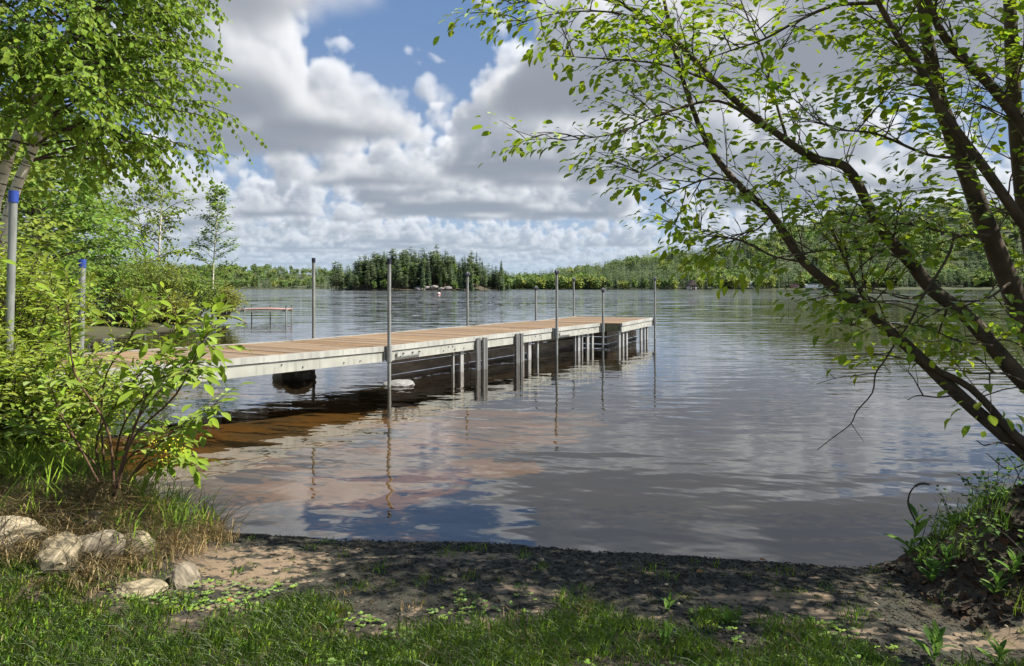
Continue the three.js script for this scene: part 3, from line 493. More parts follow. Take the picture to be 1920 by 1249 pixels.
// ---------------------------------------------------------------- trees and shrubs
function leafParts(list, geo, mats, parent, n) {   // the nearest large leaves one by one, the rest as one mass
  const eye = V(0, EYE, 0); list.forEach((e) => { e.d = e.p.distanceTo(eye) / (e.s || 1); });
  list.sort((a, b) => a.d - b.d);
  list.slice(0, n).forEach((e, k) => { const m = part('leaf', geo, mats[k % mats.length], parent); m.position.copy(e.p); m.quaternion.copy(e.q); m.scale.setScalar(e.s); });
  return list.slice(n);
}
const barkMap = canvasLike(128, 256, (x, y) => { const v = 0.55 + 0.5 * fbm(x / 7, y / 22, 4, 91) + 0.25 * (fbm(x / 22 + 9, y / 30, 3, 92) - 0.5); return [v, v * 0.97, v * 0.92]; }, true);
const alderBark = std({ color: C(0.12, 0.092, 0.068), map: barkMap, roughness: 0.95 });
{ // ---- the many-stemmed tree on the right bank
  const r = rng(404), tree = thing('alder_tree', 'many stemmed tree with fresh round leaves leaning over the water from the right bank', 'tree');
  const base = V(3.95, 0.25, -4.35), wood = [], leaves = [], tint = tintOf(0.25, 0.36, 0.02, 0.6), leaf = leafShape(0.062, 0.041, 0.18, 0.2, 0.72);
  const mk = (list, z0, z1) => list.map(([x, y], k) => at(x, y, lerp(z0, z1, k / (list.length - 1))));
  const stems = [   // bearing and height along each stem, nearest to farthest end; radii
    [mk([[1990, 905], [1920, 848], [1796, 740], [1700, 648], [1620, 580], [1508, 492], [1444, 400], [1378, 340], [1325, 266], [1272, 122], [1245, 0], [1215, -110]], 4.2, 4.9), 0.052, 0.008],
    [mk([[1990, 880], [1920, 830], [1888, 800], [1820, 728], [1740, 684], [1690, 640], [1630, 575], [1590, 500], [1560, 430]], 4.15, 4.5), 0.034, 0.007],
    [mk([[2010, 800], [1920, 716], [1860, 648], [1810, 590], [1750, 545], [1704, 488], [1665, 447], [1632, 392], [1585, 313], [1527, 297], [1463, 255], [1352, 165], [1293, 101], [1240, 53], [1155, 0], [1080, -60]], 4.2, 4.7), 0.058, 0.008],
    [mk([[2030, 800], [1960, 690], [1893, 531], [1856, 441], [1803, 297], [1761, 186], [1745, 106], [1729, 0], [1715, -160], [1690, -330]], 4.5, 4.4), 0.085, 0.02],
    [mk([[2040, 620], [1990, 500], [1920, 420], [1856, 329], [1771, 212], [1729, 133], [1681, 64], [1644, 0], [1590, -90]], 3.9, 3.7), 0.04, 0.01],
    [mk([[2030, 760], [1960, 560], [1925, 400], [1904, 212], [1893, 0], [1880, -200]], 4.5, 4.7), 0.075, 0.03],
    [mk([[2000, 330], [1930, 250], [1862, 165], [1771, 69], [1740, 0], [1690, -120]], 4.1, 3.9), 0.045, 0.012],
  ];
  const boughs = [   // side boughs that show against the sky
    [mk([[1400, 215], [1352, 165], [1245, 122], [1139, 111], [1033, 104]], 4.6, 4.4), 0.012], [mk([[1440, 245], [1350, 190], [1261, 207], [1219, 223], [1155, 250], [1038, 266]], 4.55, 4.3), 0.012], [mk([[1240, 53], [1180, 30], [1123, 21], [1033, 27], [948, 53]], 4.65, 4.5), 0.01], [mk([[1200, 20], [1090, -10], [1000, 0], [950, 8]], 4.65, 4.7), 0.008],
    [mk([[1378, 340], [1330, 335], [1280, 352], [1227, 375]], 4.75, 4.6), 0.009], [mk([[1447, 404], [1420, 430], [1390, 440], [1362, 466]], 4.7, 4.6), 0.008], [mk([[1650, 5], [1564, 11], [1500, 37], [1431, 74], [1352, 101], [1290, 125]], 4.1, 4.3), 0.013], [mk([[1474, 255], [1458, 202], [1431, 106], [1389, 0], [1370, -60]], 4.6, 4.9), 0.011], [mk([[1325, 266], [1270, 285], [1210, 320], [1185, 325]], 4.8, 4.7), 0.008],
    [mk([[1508, 492], [1450, 480], [1390, 452], [1330, 440], [1240, 420]], 4.6, 4.9), 0.009], [mk([[1620, 580], [1600, 610], [1575, 600], [1552, 606]], 4.45, 4.3), 0.006], [mk([[1660, 600], [1640, 560], [1590, 560], [1562, 570]], 4.4, 4.2), 0.006], [mk([[1796, 740], [1760, 745], [1720, 742], [1702, 750]], 4.3, 4.1), 0.006], [mk([[1900, 835], [1870, 830], [1845, 835], [1832, 826]], 4.1, 3.9), 0.006],
    [mk([[1704, 488], [1640, 470], [1560, 468], [1480, 480]], 4.3, 4.0), 0.01], [mk([[1856, 441], [1790, 440], [1700, 420], [1600, 430]], 4.3, 3.9), 0.012], [mk([[1860, 648], [1800, 640], [1720, 610], [1660, 620]], 4.1, 3.8), 0.008], [mk([[1803, 297], [1740, 290], [1640, 250], [1560, 240], [1500, 200]], 4.3, 3.9), 0.012], [mk([[1893, 531], [1850, 560], [1790, 570], [1730, 600]], 4.3, 3.8), 0.009], [mk([[1750, 545], [1700, 560], [1650, 545], [1600, 535]], 4.3, 3.9), 0.008],
    [mk([[1920, 716], [1880, 700], [1830, 700], [1780, 690]], 4.1, 3.8), 0.008], [mk([[1990, 905], [1930, 870], [1890, 880], [1850, 850]], 4.0, 3.9), 0.007], [mk([[1960, 690], [1900, 640], [1850, 640], [1800, 650]], 4.3, 4.7), 0.009],
  ];
  stems.forEach(([pts, a, b], k) => { const p = curve([base.clone().add(V((k % 3 - 1) * 0.09, 0, (k % 2) * 0.1 - 0.05)), ...pts], pts.length * 4), g = new Geo().limb(p, { a, b }, 9, 0.07, r).build(); part(k === 3 ? 'trunk' : 'stem', g, alderBark, tree); wood.push([p, a, b]); });
  boughs.forEach(([pts, a]) => { const p = curve(pts, pts.length * 4); part('branch', new Geo().limb(p, { a, b: 0.0025 }, 6).build(), alderBark, tree); wood.push([p, a * 1.0, 0.0025, true]); });
  const lowCrown = rng(88);   // the side of the crown that hangs over the back of the beach
  for (let k = 0; k < 15; k++) { const a = base.clone().add(V(-0.15, 1.2 + lowCrown() * 1.4, 0.2)), b = V(2.6 + lowCrown() * 1.9, 3.1 + lowCrown() * 1.7, -(2.0 + lowCrown() * 2.0)), p = bent(a, b, 0.15, lowCrown, 10, 0.04); part('branch', new Geo().limb(p, { a: 0.02, b: 0.003 }, 6).build(), alderBark, tree); wood.push([p, 0.02, 0.003]); }
  for (let k = 0; k < 12; k++) { const a = base.clone().add(V(0.1, 0.5 + lowCrown() * 0.8, 0)), b = V(4.5 + lowCrown() * 1.3, 1.4 + lowCrown() * 1.9, -(2.9 + lowCrown() * 1.9)), p = bent(a, b, 0.15, lowCrown, 10, 0.04); part('branch', new Geo().limb(p, { a: 0.018, b: 0.003 }, 6).build(), alderBark, tree); wood.push([p, 0.018, 0.003, true]); }
  const twigs = new Geo();
  const spur = (p, dir, len, lvl) => {   // a twig with leaves; larger ones fork
    const end = p.clone().addScaledVector(dir, len), q = bent(p, end, 0.06 + r() * 0.1, r, 4, 0.07);
    twigs.limb(q, { a: lvl ? 0.0032 : 0.0055, b: 0.0013 }, 4);
    leavesOn(leaves, q, r, 0.05, 1, tint, 0.3, lvl ? 0.2 : 0.45);
    if (!lvl) for (let k = 0; k < 3; k++) { const t = 1 + (r() * 3 | 0), d = dir.clone().add(V(r() - 0.5, (r() - 0.45) * 0.7, r() - 0.5).multiplyScalar(1.7)).normalize(); spur(q[t], d, len * (0.35 + r() * 0.3), 1); }
  };
  for (const [p, a, b, bough] of wood) {
    let len = 0; for (let k = 1; k < p.length; k++) len += p[k].distanceTo(p[k - 1]);
    const n = Math.round(len * (bough ? 8.8 : 5.8));
    for (let k = 0; k < n; k++) {
      const t = lerp(bough ? 0.25 : 0.34, 1, (k + r()) / n), i = Math.min(p.length - 2, t * (p.length - 1) | 0), q = p[i], al = p[i + 1].clone().sub(q).normalize();
      if (r() < (q.x > 4 ? 0 : q.y < 1.2 ? 0.85 : q.y < 1.75 ? 0.45 : 0)) continue;
      const d = al.multiplyScalar(0.5).add(V((r() - 0.54) * 1.6, (r() - 0.42) * 0.9, (r() - 0.5) * 1.8)).normalize(); spur(q, d, (bough ? 0.16 : 0.24) + r() * (bough ? 0.26 : 0.42), 0);
    }
    if (bough && p[p.length - 1].y > 1.3) leavesOn(leaves, p.slice(-8), r, 0.05, 1, tint, 0.3, 0);
  }
  part('twigs', twigs.build(), alderBark, tree).userData.kind = 'stuff';
  const mats = [0.8, 0.95, 1.1, 1.25].map((k) => leafMat(C(0.25 * k, 0.36 * k, 0.02), 0.55));
  const rest = leafParts(leaves, leaf, mats, tree, 300), lm = leafMat(C(1, 1, 1), 0.55), curled = leafShape(0.07, 0.04, 0.5, 0.5, 0.5);
  scatter('leaves', leaf, lm, rest.filter((_, k) => k % 3), tree); scatter('curled_leaves', curled, lm, rest.filter((_, k) => k % 3 === 0), tree);
  console.log('alder leaves', leaves.length);
  // bare hanging twig
  const dead = new Geo(), zz = 3.95, dp = (l) => curve(l.map(([x, y]) => at(x, y, zz)), l.length * 3);
  dead.limb(dp([[1790, 440], [1780, 476], [1728, 560], [1704, 608], [1684, 636], [1656, 680], [1642, 700], [1636, 736], [1606, 772], [1596, 794], [1560, 822], [1532, 844]]), { a: 0.008, b: 0.0022 }, 6); dead.limb(dp([[1664, 662], [1630, 668], [1588, 678]]), { a: 0.003, b: 0.0014 }, 5); dead.limb(dp([[1642, 700], [1605, 704], [1564, 710], [1532, 720]]), { a: 0.0036, b: 0.0014 }, 5); dead.limb(dp([[1566, 710], [1556, 700], [1546, 690]]), { a: 0.002, b: 0.001 }, 5); dead.limb(dp([[1596, 794], [1608, 812], [1620, 828]]), { a: 0.0024, b: 0.0012 }, 5); dead.limb(dp([[1656, 682], [1664, 692], [1670, 702]]), { a: 0.002, b: 0.001 }, 5);
  part('bare_branch', dead.build(), alderBark, tree);
}
console.log('alder', Date.now() - T0);

// a leafy plant from stems: every stem is {pts, a, b}, side shoots and leaves grow along it
function leafy(parent, stems, o) {
  const r = rng(o.seed), g = new Geo(), tw = new Geo(), list = [];
  for (const s of stems) {
    g.limb(s.pts, { a: s.a, b: s.b }, o.sides ?? 6);
    const n = Math.round((s.n ?? o.shoots)), P = s.pts;
    for (let k = 0; k < n; k++) {
      const t = lerp(o.from ?? 0.3, 1, (k + r()) / n), i = Math.min(P.length - 2, t * (P.length - 1) | 0), al = P[i + 1].clone().sub(P[i]).normalize(), d = al.multiplyScalar(o.along ?? 0.5).add(V(r() - 0.5, (r() - 0.5 + (o.lift ?? 0)) * (o.flat ?? 0.8), r() - 0.5).multiplyScalar(1.7)).normalize(), len = o.shoot * (0.5 + r() * 0.8);
      const q = bent(P[i], P[i].clone().addScaledVector(d, len).add(V(0, -(o.droop ?? 0) * len, 0)), 0.1, r, 4, 0.05); tw.limb(q, { a: o.twig ?? 0.003, b: 0.001 }, 3);
      leavesOn(list, q, r, o.step, o.leaf, o.tint, o.hang ?? 0.35, 0.1);
    }
    leavesOn(list, P.slice(Math.floor(P.length * 0.6)), r, o.step, o.leaf, o.tint, o.hang ?? 0.35, 0);
  }
  part(o.stemName ?? 'stems', g.build(), o.bark ?? bark, parent).userData.kind = 'stuff';
  part('twigs', tw.build(), o.bark ?? bark, parent).userData.kind = 'stuff';
  return list;
}
const birchLeaf = leafShape(1, 0.78, 0.15, 0.15, 0.5), narrowLeaf = leafShape(1, 0.42, 0.3, 0.25, 0.62), white = leafMat(C(1, 1, 1), 0.42);
function crownTree(name, label, o) {   // trunk(s) with limbs reaching to points spread through a crown
  const t = thing(name, label, 'tree', o.group), r = rng(o.seed), stems = [], trunks = o.trunks.map((pts) => curve(pts, 18));
  trunks.forEach((p) => part('trunk', new Geo().limb(p, { a: o.r, b: o.r * 0.15 }, 9, 0.05, r).build(), o.trunkMat ?? bark, t));
  for (let k = 0; k < o.limbs; k++) {
    const p = trunks[k % trunks.length], f = lerp(o.low ?? 0.35, 0.98, (k + r()) / o.limbs), a = p[Math.min(p.length - 1, Math.round(f * (p.length - 1)))], th = r() * 6.283, reach = o.reach * (o.cone ? lerp(1, 0.18, (f - o.low) / (1 - o.low)) : Math.sin(lerp(0.5, 2.7, f))) * (0.6 + r() * 0.5);
    const b = a.clone().add(V(Math.cos(th) * reach + (o.toward?.x ?? 0) * reach, reach * ((o.lift ?? 0.35) + (r() - 0.5) * 0.4), Math.sin(th) * reach + (o.toward?.z ?? 0) * reach));
    stems.push({ pts: bent(a, b, 0.18, r, 7, 0.05), a: o.r * 0.28, b: 0.003, n: o.shoots });
  }
  const list = leafy(t, stems, { seed: o.seed + 1, stemName: 'limbs', bark: o.limbMat, ...o });
  scatter('leaves', o.leafGeo ?? birchLeaf, o.leafMat ?? white, list, t);
  return t;
}
const birchBark = std({ roughness: 0.8, map: canvasLike(128, 256, (x, y) => { const lent = sstep(0.62, 0.7, fbm(x / 26, y / 3.5, 3, 95)), k = 0.85 + 0.2 * fbm(x / 20, y / 20, 3, 96); return lent > 0.5 ? [0.24, 0.2, 0.17] : [0.84 * k, 0.81 * k, 0.75 * k]; }, true) });
const twigBark = std({ color: C(0.06, 0.04, 0.03), roughness: 0.9 });
{
  const G = (x, z) => V(x, ground(x, -z) - 0.05, -z);
  crownTree('birch_tree', 'white barked birch with two leaning trunks and hanging leaves on the left bank', { seed: 71, trunks: [[G(-6.1, 7.5), at(2, 340, 7.5), at(40, 240, 7.5), at(72, 176, 7.5), at(96, 124, 7.5), at(124, 68, 7.5), at(148, 8, 7.5), at(185, -150, 7.5), at(200, -330, 7.4)], [G(-5.95, 7.45), at(24, 370, 7.3), at(64, 276, 7.3), at(94, 196, 7.3), at(118, 110, 7.4), at(150, -40, 7.6), at(165, -220, 7.8)]], r: 0.062, trunkMat: birchBark, limbMat: twigBark, limbs: 100, low: 0.28, reach: 1.6, lift: 0.12, toward: V(0.24, 0, 0.1), shoots: 20, shoot: 0.5, droop: 0.5, hang: 1.0, step: 0.046, leaf: 0.064, tint: tintOf(0.2, 0.31, 0.03, 0.45) });
  crownTree('young_birch', 'slender young birch with airy pointed crown on the wooded point', { seed: 75, trunks: [[G(-13.7, 31.2), V(-13.65, 2.5, -31.2), V(-13.5, 4.6, -31.2), V(-13.45, 6.1, -31.2)]], r: 0.05, trunkMat: birchBark, limbMat: twigBark, limbs: 46, low: 0.15, reach: 1.3, cone: true, lift: 0.5, shoots: 11, shoot: 0.4, step: 0.1, leaf: 0.13, hang: 0.6, tint: tintOf(0.18, 0.29, 0.035, 0.4) });
  crownTree('poplar_tree', 'yellow green leafy tree beside the slender young birch on the point', { seed: 77, trunks: [[G(-15.6, 30), V(-15.5, 3.5, -30), V(-15.3, 6.6, -30)], [G(-16.2, 30.5), V(-16.4, 3, -30.5), V(-16.8, 5.8, -30.4)]], r: 0.07, trunkMat: birchBark, limbMat: twigBark, limbs: 60, low: 0.15, reach: 1.7, shoots: 12, shoot: 0.5, step: 0.11, leaf: 0.13, hang: 0.7, tint: tintOf(0.22, 0.3, 0.035, 0.4) });
  const mids = [[-10.6, 15, 5.2, 2.3, 'leafy tree with low spreading boughs behind the birch on the bank'], [-9.4, 11.5, 4.6, 1.7, 'small leafy tree right behind the leaning blue capped pole'], [-15.3, 23.5, 5.0, 2.0, 'leafy tree standing midway along the wooded left shore'], [-17.5, 26.5, 7.2, 2.4, 'taller leafy tree rising behind the left shore shrubs'], [-13.2, 19, 5.6, 2.0, 'leafy tree at the bend of the wooded left shore']];
  mids.forEach(([x, z, H, R, label], k) => crownTree('bank_tree', label, { seed: 80 + k * 5, trunks: [[G(x, z), V(x + 0.1, H * 0.5, -z), V(x - 0.05, H, -z)]], r: 0.075, limbMat: twigBark, limbs: 64, low: 0.08, reach: R, lift: 0.2, shoots: 14, shoot: 0.55, step: 0.08, leaf: 0.12, hang: 0.7, tint: tintOf(0.17 + k % 2 * 0.04, 0.29, 0.035, 0.45) }));
  const pine = (x, z, s, label) => { const t = farTree('bank_conifer', label, 'tree', coniferGeo(31 + s * 10, 9, 2.3, 0, 2.2), 9, 0.12); t.position.set(x, ground(x, -z) - 0.2, -z); t.scale.setScalar(s); };
  pine(-11.2, 13.2, 0.9, 'dark spruce hidden behind the birch leaves on the left bank'); pine(-19, 24, 1.0, 'dark spruce behind the taller leafy tree of the left shore');
  // shrubs along the left shore
  const shrub = (name, label, x, z, H, R, o) => {
    const t = thing(name, label, 'shrub', o.group), r = rng(o.seed), b = G(x, z), stems = [];
    for (let k = 0; k < o.stems; k++) { const th = r() * 6.283, f = Math.sqrt(r()), e = b.clone().add(V(Math.cos(th) * R * f, H * (0.5 + 0.5 * Math.sqrt(1 - f * f) * (0.75 + r() * 0.35)), Math.sin(th) * R * f)); stems.push({ pts: bent(b.clone().add(V(Math.cos(th) * R * 0.25 * f, 0, Math.sin(th) * R * 0.25 * f)), e, 0.12, r, 7, 0.05), a: o.a ?? 0.014, b: 0.003 }); }
    scatter('leaves', o.leafGeo ?? narrowLeaf, white, leafy(t, stems, { ...o, seed: o.seed + 1, bark: twigBark }), t); return t;
  };
    const row = [[-13.9, 29.7, 1.9, 1.1], [-14.7, 28.3, 2.5, 1.2], [-13.3, 31.4, 1.5, 0.9], [-15.0, 26.6, 2.9, 1.3], [-15.2, 24.6, 2.6, 1.3], [-15.1, 22.6, 2.4, 1.3], [-14.2, 20.4, 2.6, 1.4], [-13.0, 17.6, 2.3, 1.3], [-11.7, 14.6, 2.2, 1.2], [-10.0, 12.0, 2.1, 1.2], [-8.3, 9.9, 1.9, 1.0], [-13.95, 21, 1.4, 0.9], [-12.7, 16.6, 1.3, 0.9], [-11.0, 13.4, 1.3, 0.9], [-9.2, 10.8, 1.2, 0.8], [-7.0, 8.6, 1.2, 0.8], [-14.1, 25.4, 1.3, 0.9], [-13.7, 27.8, 1.2, 0.8], [-6.2, 7.9, 1.5, 0.7]];
  const shrubLabels = ['low green shrub between the young birch and the water', 'rounded shrub at the foot of the yellow green poplar', 'twiggy shrub at the tip of the wooded point with bare roots', 'tall dense shrub just before the poplar on the left shore', 'wide shrub below the midway leafy tree of the left shore', 'shrub over the dark bank beside the midway leafy tree', 'bright shrub at the bend of the left shore', 'shrub beneath the leafy tree at the shore bend', 'shrub between the shore bend and the low boughed tree', 'shrub at the foot of the small tree behind the pole', 'shrub beside the landward end of the dock', 'low shrub touching the water below the midway tree', 'low shrub at the water under the shore bend tree', 'low shrub at the water before the low boughed tree', 'low shrub at the water before the small tree by the pole', 'low shrub on the bank right beside the dock ramp', 'low shrub at the water under the tall dense shrub', 'low shrub at the water below the poplar', 'shrub at the corner where the dock meets the bank'];
  row.forEach(([x, z, H, R], k) => shrub('shore_shrub', shrubLabels[k], x, z, H, R, { seed: 120 + k * 3, stems: 46, shoots: 13, shoot: 0.45, step: 0.085, leaf: 0.13, from: k < 3 ? 0.35 : 0.12, group: k === 2 ? undefined : 'shrubs along the left shore', tint: tintOf(0.19 + (k % 3) * 0.03, 0.28, 0.035, 0.5) }));
  // roots and driftwood under the point
  const rr = rng(9), wood = std({ color: C(0.3, 0.26, 0.22), roughness: 0.9 });
  for (let k = 0; k < 9; k++) { const x = -13.2 - rr() * 1.1, z = 31.2 - k * 0.35, a = V(x, 0.35, -z), b = V(x + 0.7 + rr() * 0.6, -0.05, -z + rr() - 0.5); tag(part('root', new Geo().limb(bent(a, b, 0.15, rr, 6, 0.1), { a: 0.05, b: 0.015 }, 6).build(), k % 3 ? bark : wood), 'bare root reaching from the wooded point into the water', 'root', 'roots at the wooded point'); }
  // ---- foreground shrubs on the left bank
  const small = { shoots: 15, shoot: 0.26, step: 0.034, leaf: 0.062, from: 0.12, twig: 0.002, tint: tintOf(0.27, 0.36, 0.03, 0.45), a: 0.009 };
  shrub('willow_shrub', 'dense bright green shrub round the foot of the blue capped poles', -4.35, 5.5, 1.8, 1.0, { ...small, seed: 201, stems: 110 });
  shrub('willow_shrub', 'dense low shrub spilling over the bank in front of the dock ramp', -3.5, 4.75, 0.95, 0.8, { ...small, seed: 205, stems: 130, leaf: 0.055 });
  shrub('willow_shrub', 'bushy green shrub at the left edge above the boulders', -4.0, 4.4, 1.3, 0.65, { ...small, seed: 209, stems: 100, leaf: 0.058 });
  const dog = thing('dogwood_shrub', 'open shrub with long arching twigs and large pointed leaves before the dock', 'shrub'), dr = rng(230), z0 = 4.1;
  const arcs = [[[210, 930], [250, 820], [330, 740], [375, 650], [392, 622]], [[215, 925], [250, 800], [330, 700], [420, 615]], [[220, 930], [280, 850], [350, 790], [415, 752]], [[215, 930], [200, 800], [140, 700], [128, 590], [118, 560]], [[215, 930], [240, 860], [290, 830], [335, 822]], [[205, 930], [180, 830], [230, 740], [300, 660], [350, 590]], [[200, 935], [150, 840], [110, 770], [90, 700]], [[220, 930], [270, 870], [300, 860], [330, 870]], [[210, 930], [230, 800], [290, 720], [310, 690]], [[205, 930], [170, 860], [100, 820], [40, 800]], [[215, 930], [260, 780], [290, 720], [350, 690], [390, 690]], [[200, 930], [190, 780], [200, 700], [240, 640], [260, 600]]];
  const dst = arcs.map((l, k) => ({ pts: curve(l.map(([x, y], i) => at(x, y, z0 - 0.25 + ((k * 37) % 10) / 14 - i * 0.06)), 14), a: 0.008, b: 0.002 }));
  const dl = leafy(dog, dst, { seed: 231, shoots: 16, shoot: 0.22, step: 0.04, leaf: 0.086, from: 0.35, twig: 0.002, hang: 0.1, flat: 0.9, lift: 0.15, tint: tintOf(0.25, 0.36, 0.03, 0.4), bark: std({ color: C(0.13, 0.07, 0.04), roughness: 0.8 }) });
  const dm = [0.85, 1, 1.15].map((k) => leafMat(C(0.25 * k, 0.36 * k, 0.03), 0.42));
  scatter('leaves', narrowLeaf, white, leafParts(dl, narrowLeaf, dm, dog, 300), dog);
  // a spray of small yellow flowers at its foot
  const fl = thing('yellow_flower', 'loose spray of small yellow flowers at the foot of the dogwood', 'flower'), ym = std({ color: C(0.75, 0.55, 0.03) }), pet = leafShape(0.011, 0.008, 0.1, 0.1);
  for (let k = 0; k < 5; k++) { const top = at(285 + k * 13 + (k % 2) * 6, 828 + (k % 3) * 16, 3.75); part('stalk', new Geo().limb(bent(at(265, 930, 3.9), top, 0.1, dr, 6), { a: 0.0022, b: 0.001 }, 5).build(), dm[0], fl); for (let j = 0; j < 14; j++) { const m = part('petal', pet, ym, fl); m.position.copy(top).add(V((dr() - 0.5) * 0.045, (dr() - 0.5) * 0.04, (dr() - 0.5) * 0.04)); m.rotation.set(dr() * 6, dr() * 6, dr() * 6); } }
}
console.log('plants', Date.now() - T0);
// ---------------------------------------------------------------- ground cover, stones, weeds
{
  const r = rng(55);
  const tuft = (n, h, w, spread, lean) => { const g = new Geo(), q = rng(n * 7 + h * 1000 | 0); for (let k = 0; k < n; k++) { const th = q() * 6.283, x = (q() - 0.5) * spread, z = (q() - 0.5) * spread, H = h * (0.5 + q() * 0.7), l = lean * (0.3 + q()), dx = Math.cos(th), dz = Math.sin(th), nx = V(dx, 0.5, dz).normalize(); let prev; [[0, 1, 0], [0.4, 0.9, 0.12], [0.75, 0.6, 0.45], [1, 0.06, 1]].forEach(([t, ww, b], i) => { const p = V(x + dx * l * H * b, H * t * (1 - 0.25 * l * b), z + dz * l * H * b), a = g.v(p.clone().add(V(-dz * w * ww / 2, 0, dx * w * ww / 2)), nx), c = g.v(p.clone().add(V(dz * w * ww / 2, 0, -dx * w * ww / 2)), nx); if (i) { g.t(prev[0], prev[1], a); g.t(prev[1], c, a); } prev = [a, c]; }); } return g.build(); };
  const lawn = [tuft(13, 0.062, 0.004, 0.07, 0.9), tuft(10, 0.05, 0.005, 0.07, 1.3)], tall = tuft(12, 0.26, 0.006, 0.12, 0.8), straw = tuft(14, 0.2, 0.004, 0.12, 1.8), gm = leafMat(C(1, 1, 1), 0.35, { clearcoat: 0.1 });
  const spot = (X, Z, s, c) => ({ p: V(X, heightAt(X, Z) - 0.004, -Z), q: new THREE.Quaternion().setFromEuler(Eu.set((r() - 0.5) * 0.3, r() * 6.283, (r() - 0.5) * 0.3)), s, c });
  const green = tintOf(0.2, 0.34, 0.03, 0.6), bright = tintOf(0.27, 0.37, 0.04, 0.4), tan = tintOf(0.46, 0.36, 0.18, 0.35), L = [[], []], T = [], S = [];
  for (let k = 0; k < 26000; k++) {
    const X = lerp(-4.2, 4.2, r()), Z = lerp(1.7, 4.6, r()), d = shoreDistance(X, Z); if (d < 0.1) continue;
    const edge = d + (fbm(X * 3.2, Z * 3.2, 4, 66) - 0.5) * 1.5, bank = sstep(-1.75, -2.3, X), p = Math.max(sstep(1.12, 1.55, edge) * lerp(1, 0.55, sstep(0.6, 2.4, X)), bank * 0.8 * sstep(0.08, 0.3, d), 0.012);
    if (r() < p) L[r() < 0.6 ? 0 : 1].push(spot(X, Z, 0.7 + r() * 0.7, (r() < 0.035 ? tan : bank > 0.4 && r() < 0.5 ? bright : green)(r)));
  }
  for (let k = 0; k < 2600; k++) { const X = lerp(-4.6, -1.9, r()), Z = lerp(3.4, 6, r()), d = shoreDistance(X, Z); if (d < 0.03 || r() > (Z > 4.05 ? 0.75 : 0.16)) continue; T.push(spot(X, Z, 0.6 + r() * 0.8, (r() < 0.4 ? bright : green)(r))); }
  for (let k = 0; k < 1500; k++) { const X = lerp(-3.6, -1.75, r()), Z = lerp(3.05, 4.5, r()), d = shoreDistance(X, Z), n = fbm(X * 3, Z * 3, 3, 67); if (d < 0.12 || n < 0.45) continue; S.push(spot(X, Z, 0.5 + r() * 0.7, tan(r))); }
  for (let k = 0; k < 90; k++) { const X = lerp(2.15, 4.2, r()), Z = lerp(3.0, 4.6, r()); if (shoreDistance(X, Z) < 0.08) continue; T.push(spot(X, Z, 0.4 + r() * 0.5, green(r))); }
  tag(scatter('lawn_grass', lawn[0], gm, L[0]), 'short green lawn grass at the back of the beach', 'grass'); tag(scatter('broad_grass', lawn[1], gm, L[1]), 'low broad bladed grass mixed into the lawn', 'grass'); tag(scatter('tall_grass', tall, gm, T), 'tall green grass on the banks beside the beach', 'grass'); tag(scatter('dry_grass', straw, gm, S), 'dry straw coloured grass draped over the bank stones', 'grass');
  const cl = new Geo(); for (let k = 0; k < 3; k++) { const a = k * 2.09, c = V(Math.cos(a) * 0.011, 0.03, Math.sin(a) * 0.011), n = V(Math.cos(a) * 0.3, 1, Math.sin(a) * 0.3).normalize(), o = cl.v(c, n); let pv = -1, f0; for (let j = 0; j <= 7; j++) { const b = j / 7 * 6.283, id = j < 7 ? cl.v(V(c.x + Math.cos(b) * 0.0105, c.y + 0.003 * Math.cos(b - a), c.z + Math.sin(b) * 0.0105), n) : f0; if (!j) f0 = id; else cl.t(o, id, pv); pv = id; } }
  const clover = []; for (let k = 0; k < 9000; k++) { const X = lerp(-4, 3.4, r()), Z = lerp(1.8, 3.6, r()), d = shoreDistance(X, Z), n = fbm(X * 2.2 + 30, Z * 2.2, 3, 68); if (d < 0.9 || n < 0.58) continue; clover.push(spot(X, Z, 0.4 + r() * 0.35, green(r))); }
  tag(scatter('clover', cl.build(), gm, clover), 'low round leaved clover growing in patches through the lawn', 'ground cover');
  // crumbs of rotted weed and bark on the sand
  const crumb = new THREE.TetrahedronGeometry(0.008).scale(1.6, 0.5, 0.8), D = [], dk = tintOf(0.03, 0.028, 0.018, 0.9);
  for (let k = 0; k < 40000 && D.length < 12000; k++) { const X = lerp(-2.1, 2.6, r()), Z = lerp(2.4, 4.4, r()), d = shoreDistance(X, Z); if (d < 0.0 || d > 1.7) continue; const patch = fbm(X * 1.5 + 8, Z * 4.2, 4, 50) * 0.55 + fbm(X * 16, Z * 24, 3, 51) * 0.45 + (d < 0.22 ? 0.2 : 0); if (patch < 0.5 && r() > 0.06) continue; const e = spot(X, Z, V(0.4 + r() * 1.4, 0.5 + r(), 0.4 + r()), dk(r)); e.p.y += 0.006; D.push(e); }
  tag(scatter('beach_debris', crumb, std({ color: C(1, 1, 1), roughness: 1 }), D), 'dark crumbs of rotted water weed strewn over the sand', 'debris');
  const moss = [];
  for (let k = 0; k < 700; k++) { const X = lerp(-2, 2.6, r()), Z = lerp(2.5, 4.2, r()), d = shoreDistance(X, Z); if (d < 0.1) continue; if (fbm(X * 4, Z * 6, 2, 58) > 0.56) moss.push(spot(X, Z, 0.25 + r() * 0.35, bright(r))); }
  tag(scatter('sparse_grass', lawn[1], gm, moss), 'sparse thin grass blades sprouting from the sand', 'grass');
  // stones of the left bank
  const stoneM = [C(0.36, 0.3, 0.21), C(0.28, 0.235, 0.18), C(0.42, 0.35, 0.25)].map((c, k) => std({ color: c, roughness: 0.95, map: canvasLike(128, 128, (x, y) => { const v = 0.6 + 0.6 * fbm(x / 14, y / 14, 5, 130 + k) - 0.25 * sstep(0.6, 0.7, fbm(x / 30, y / 30, 3, 140 + k)); return [v, v, v * 0.96]; }, true) }));
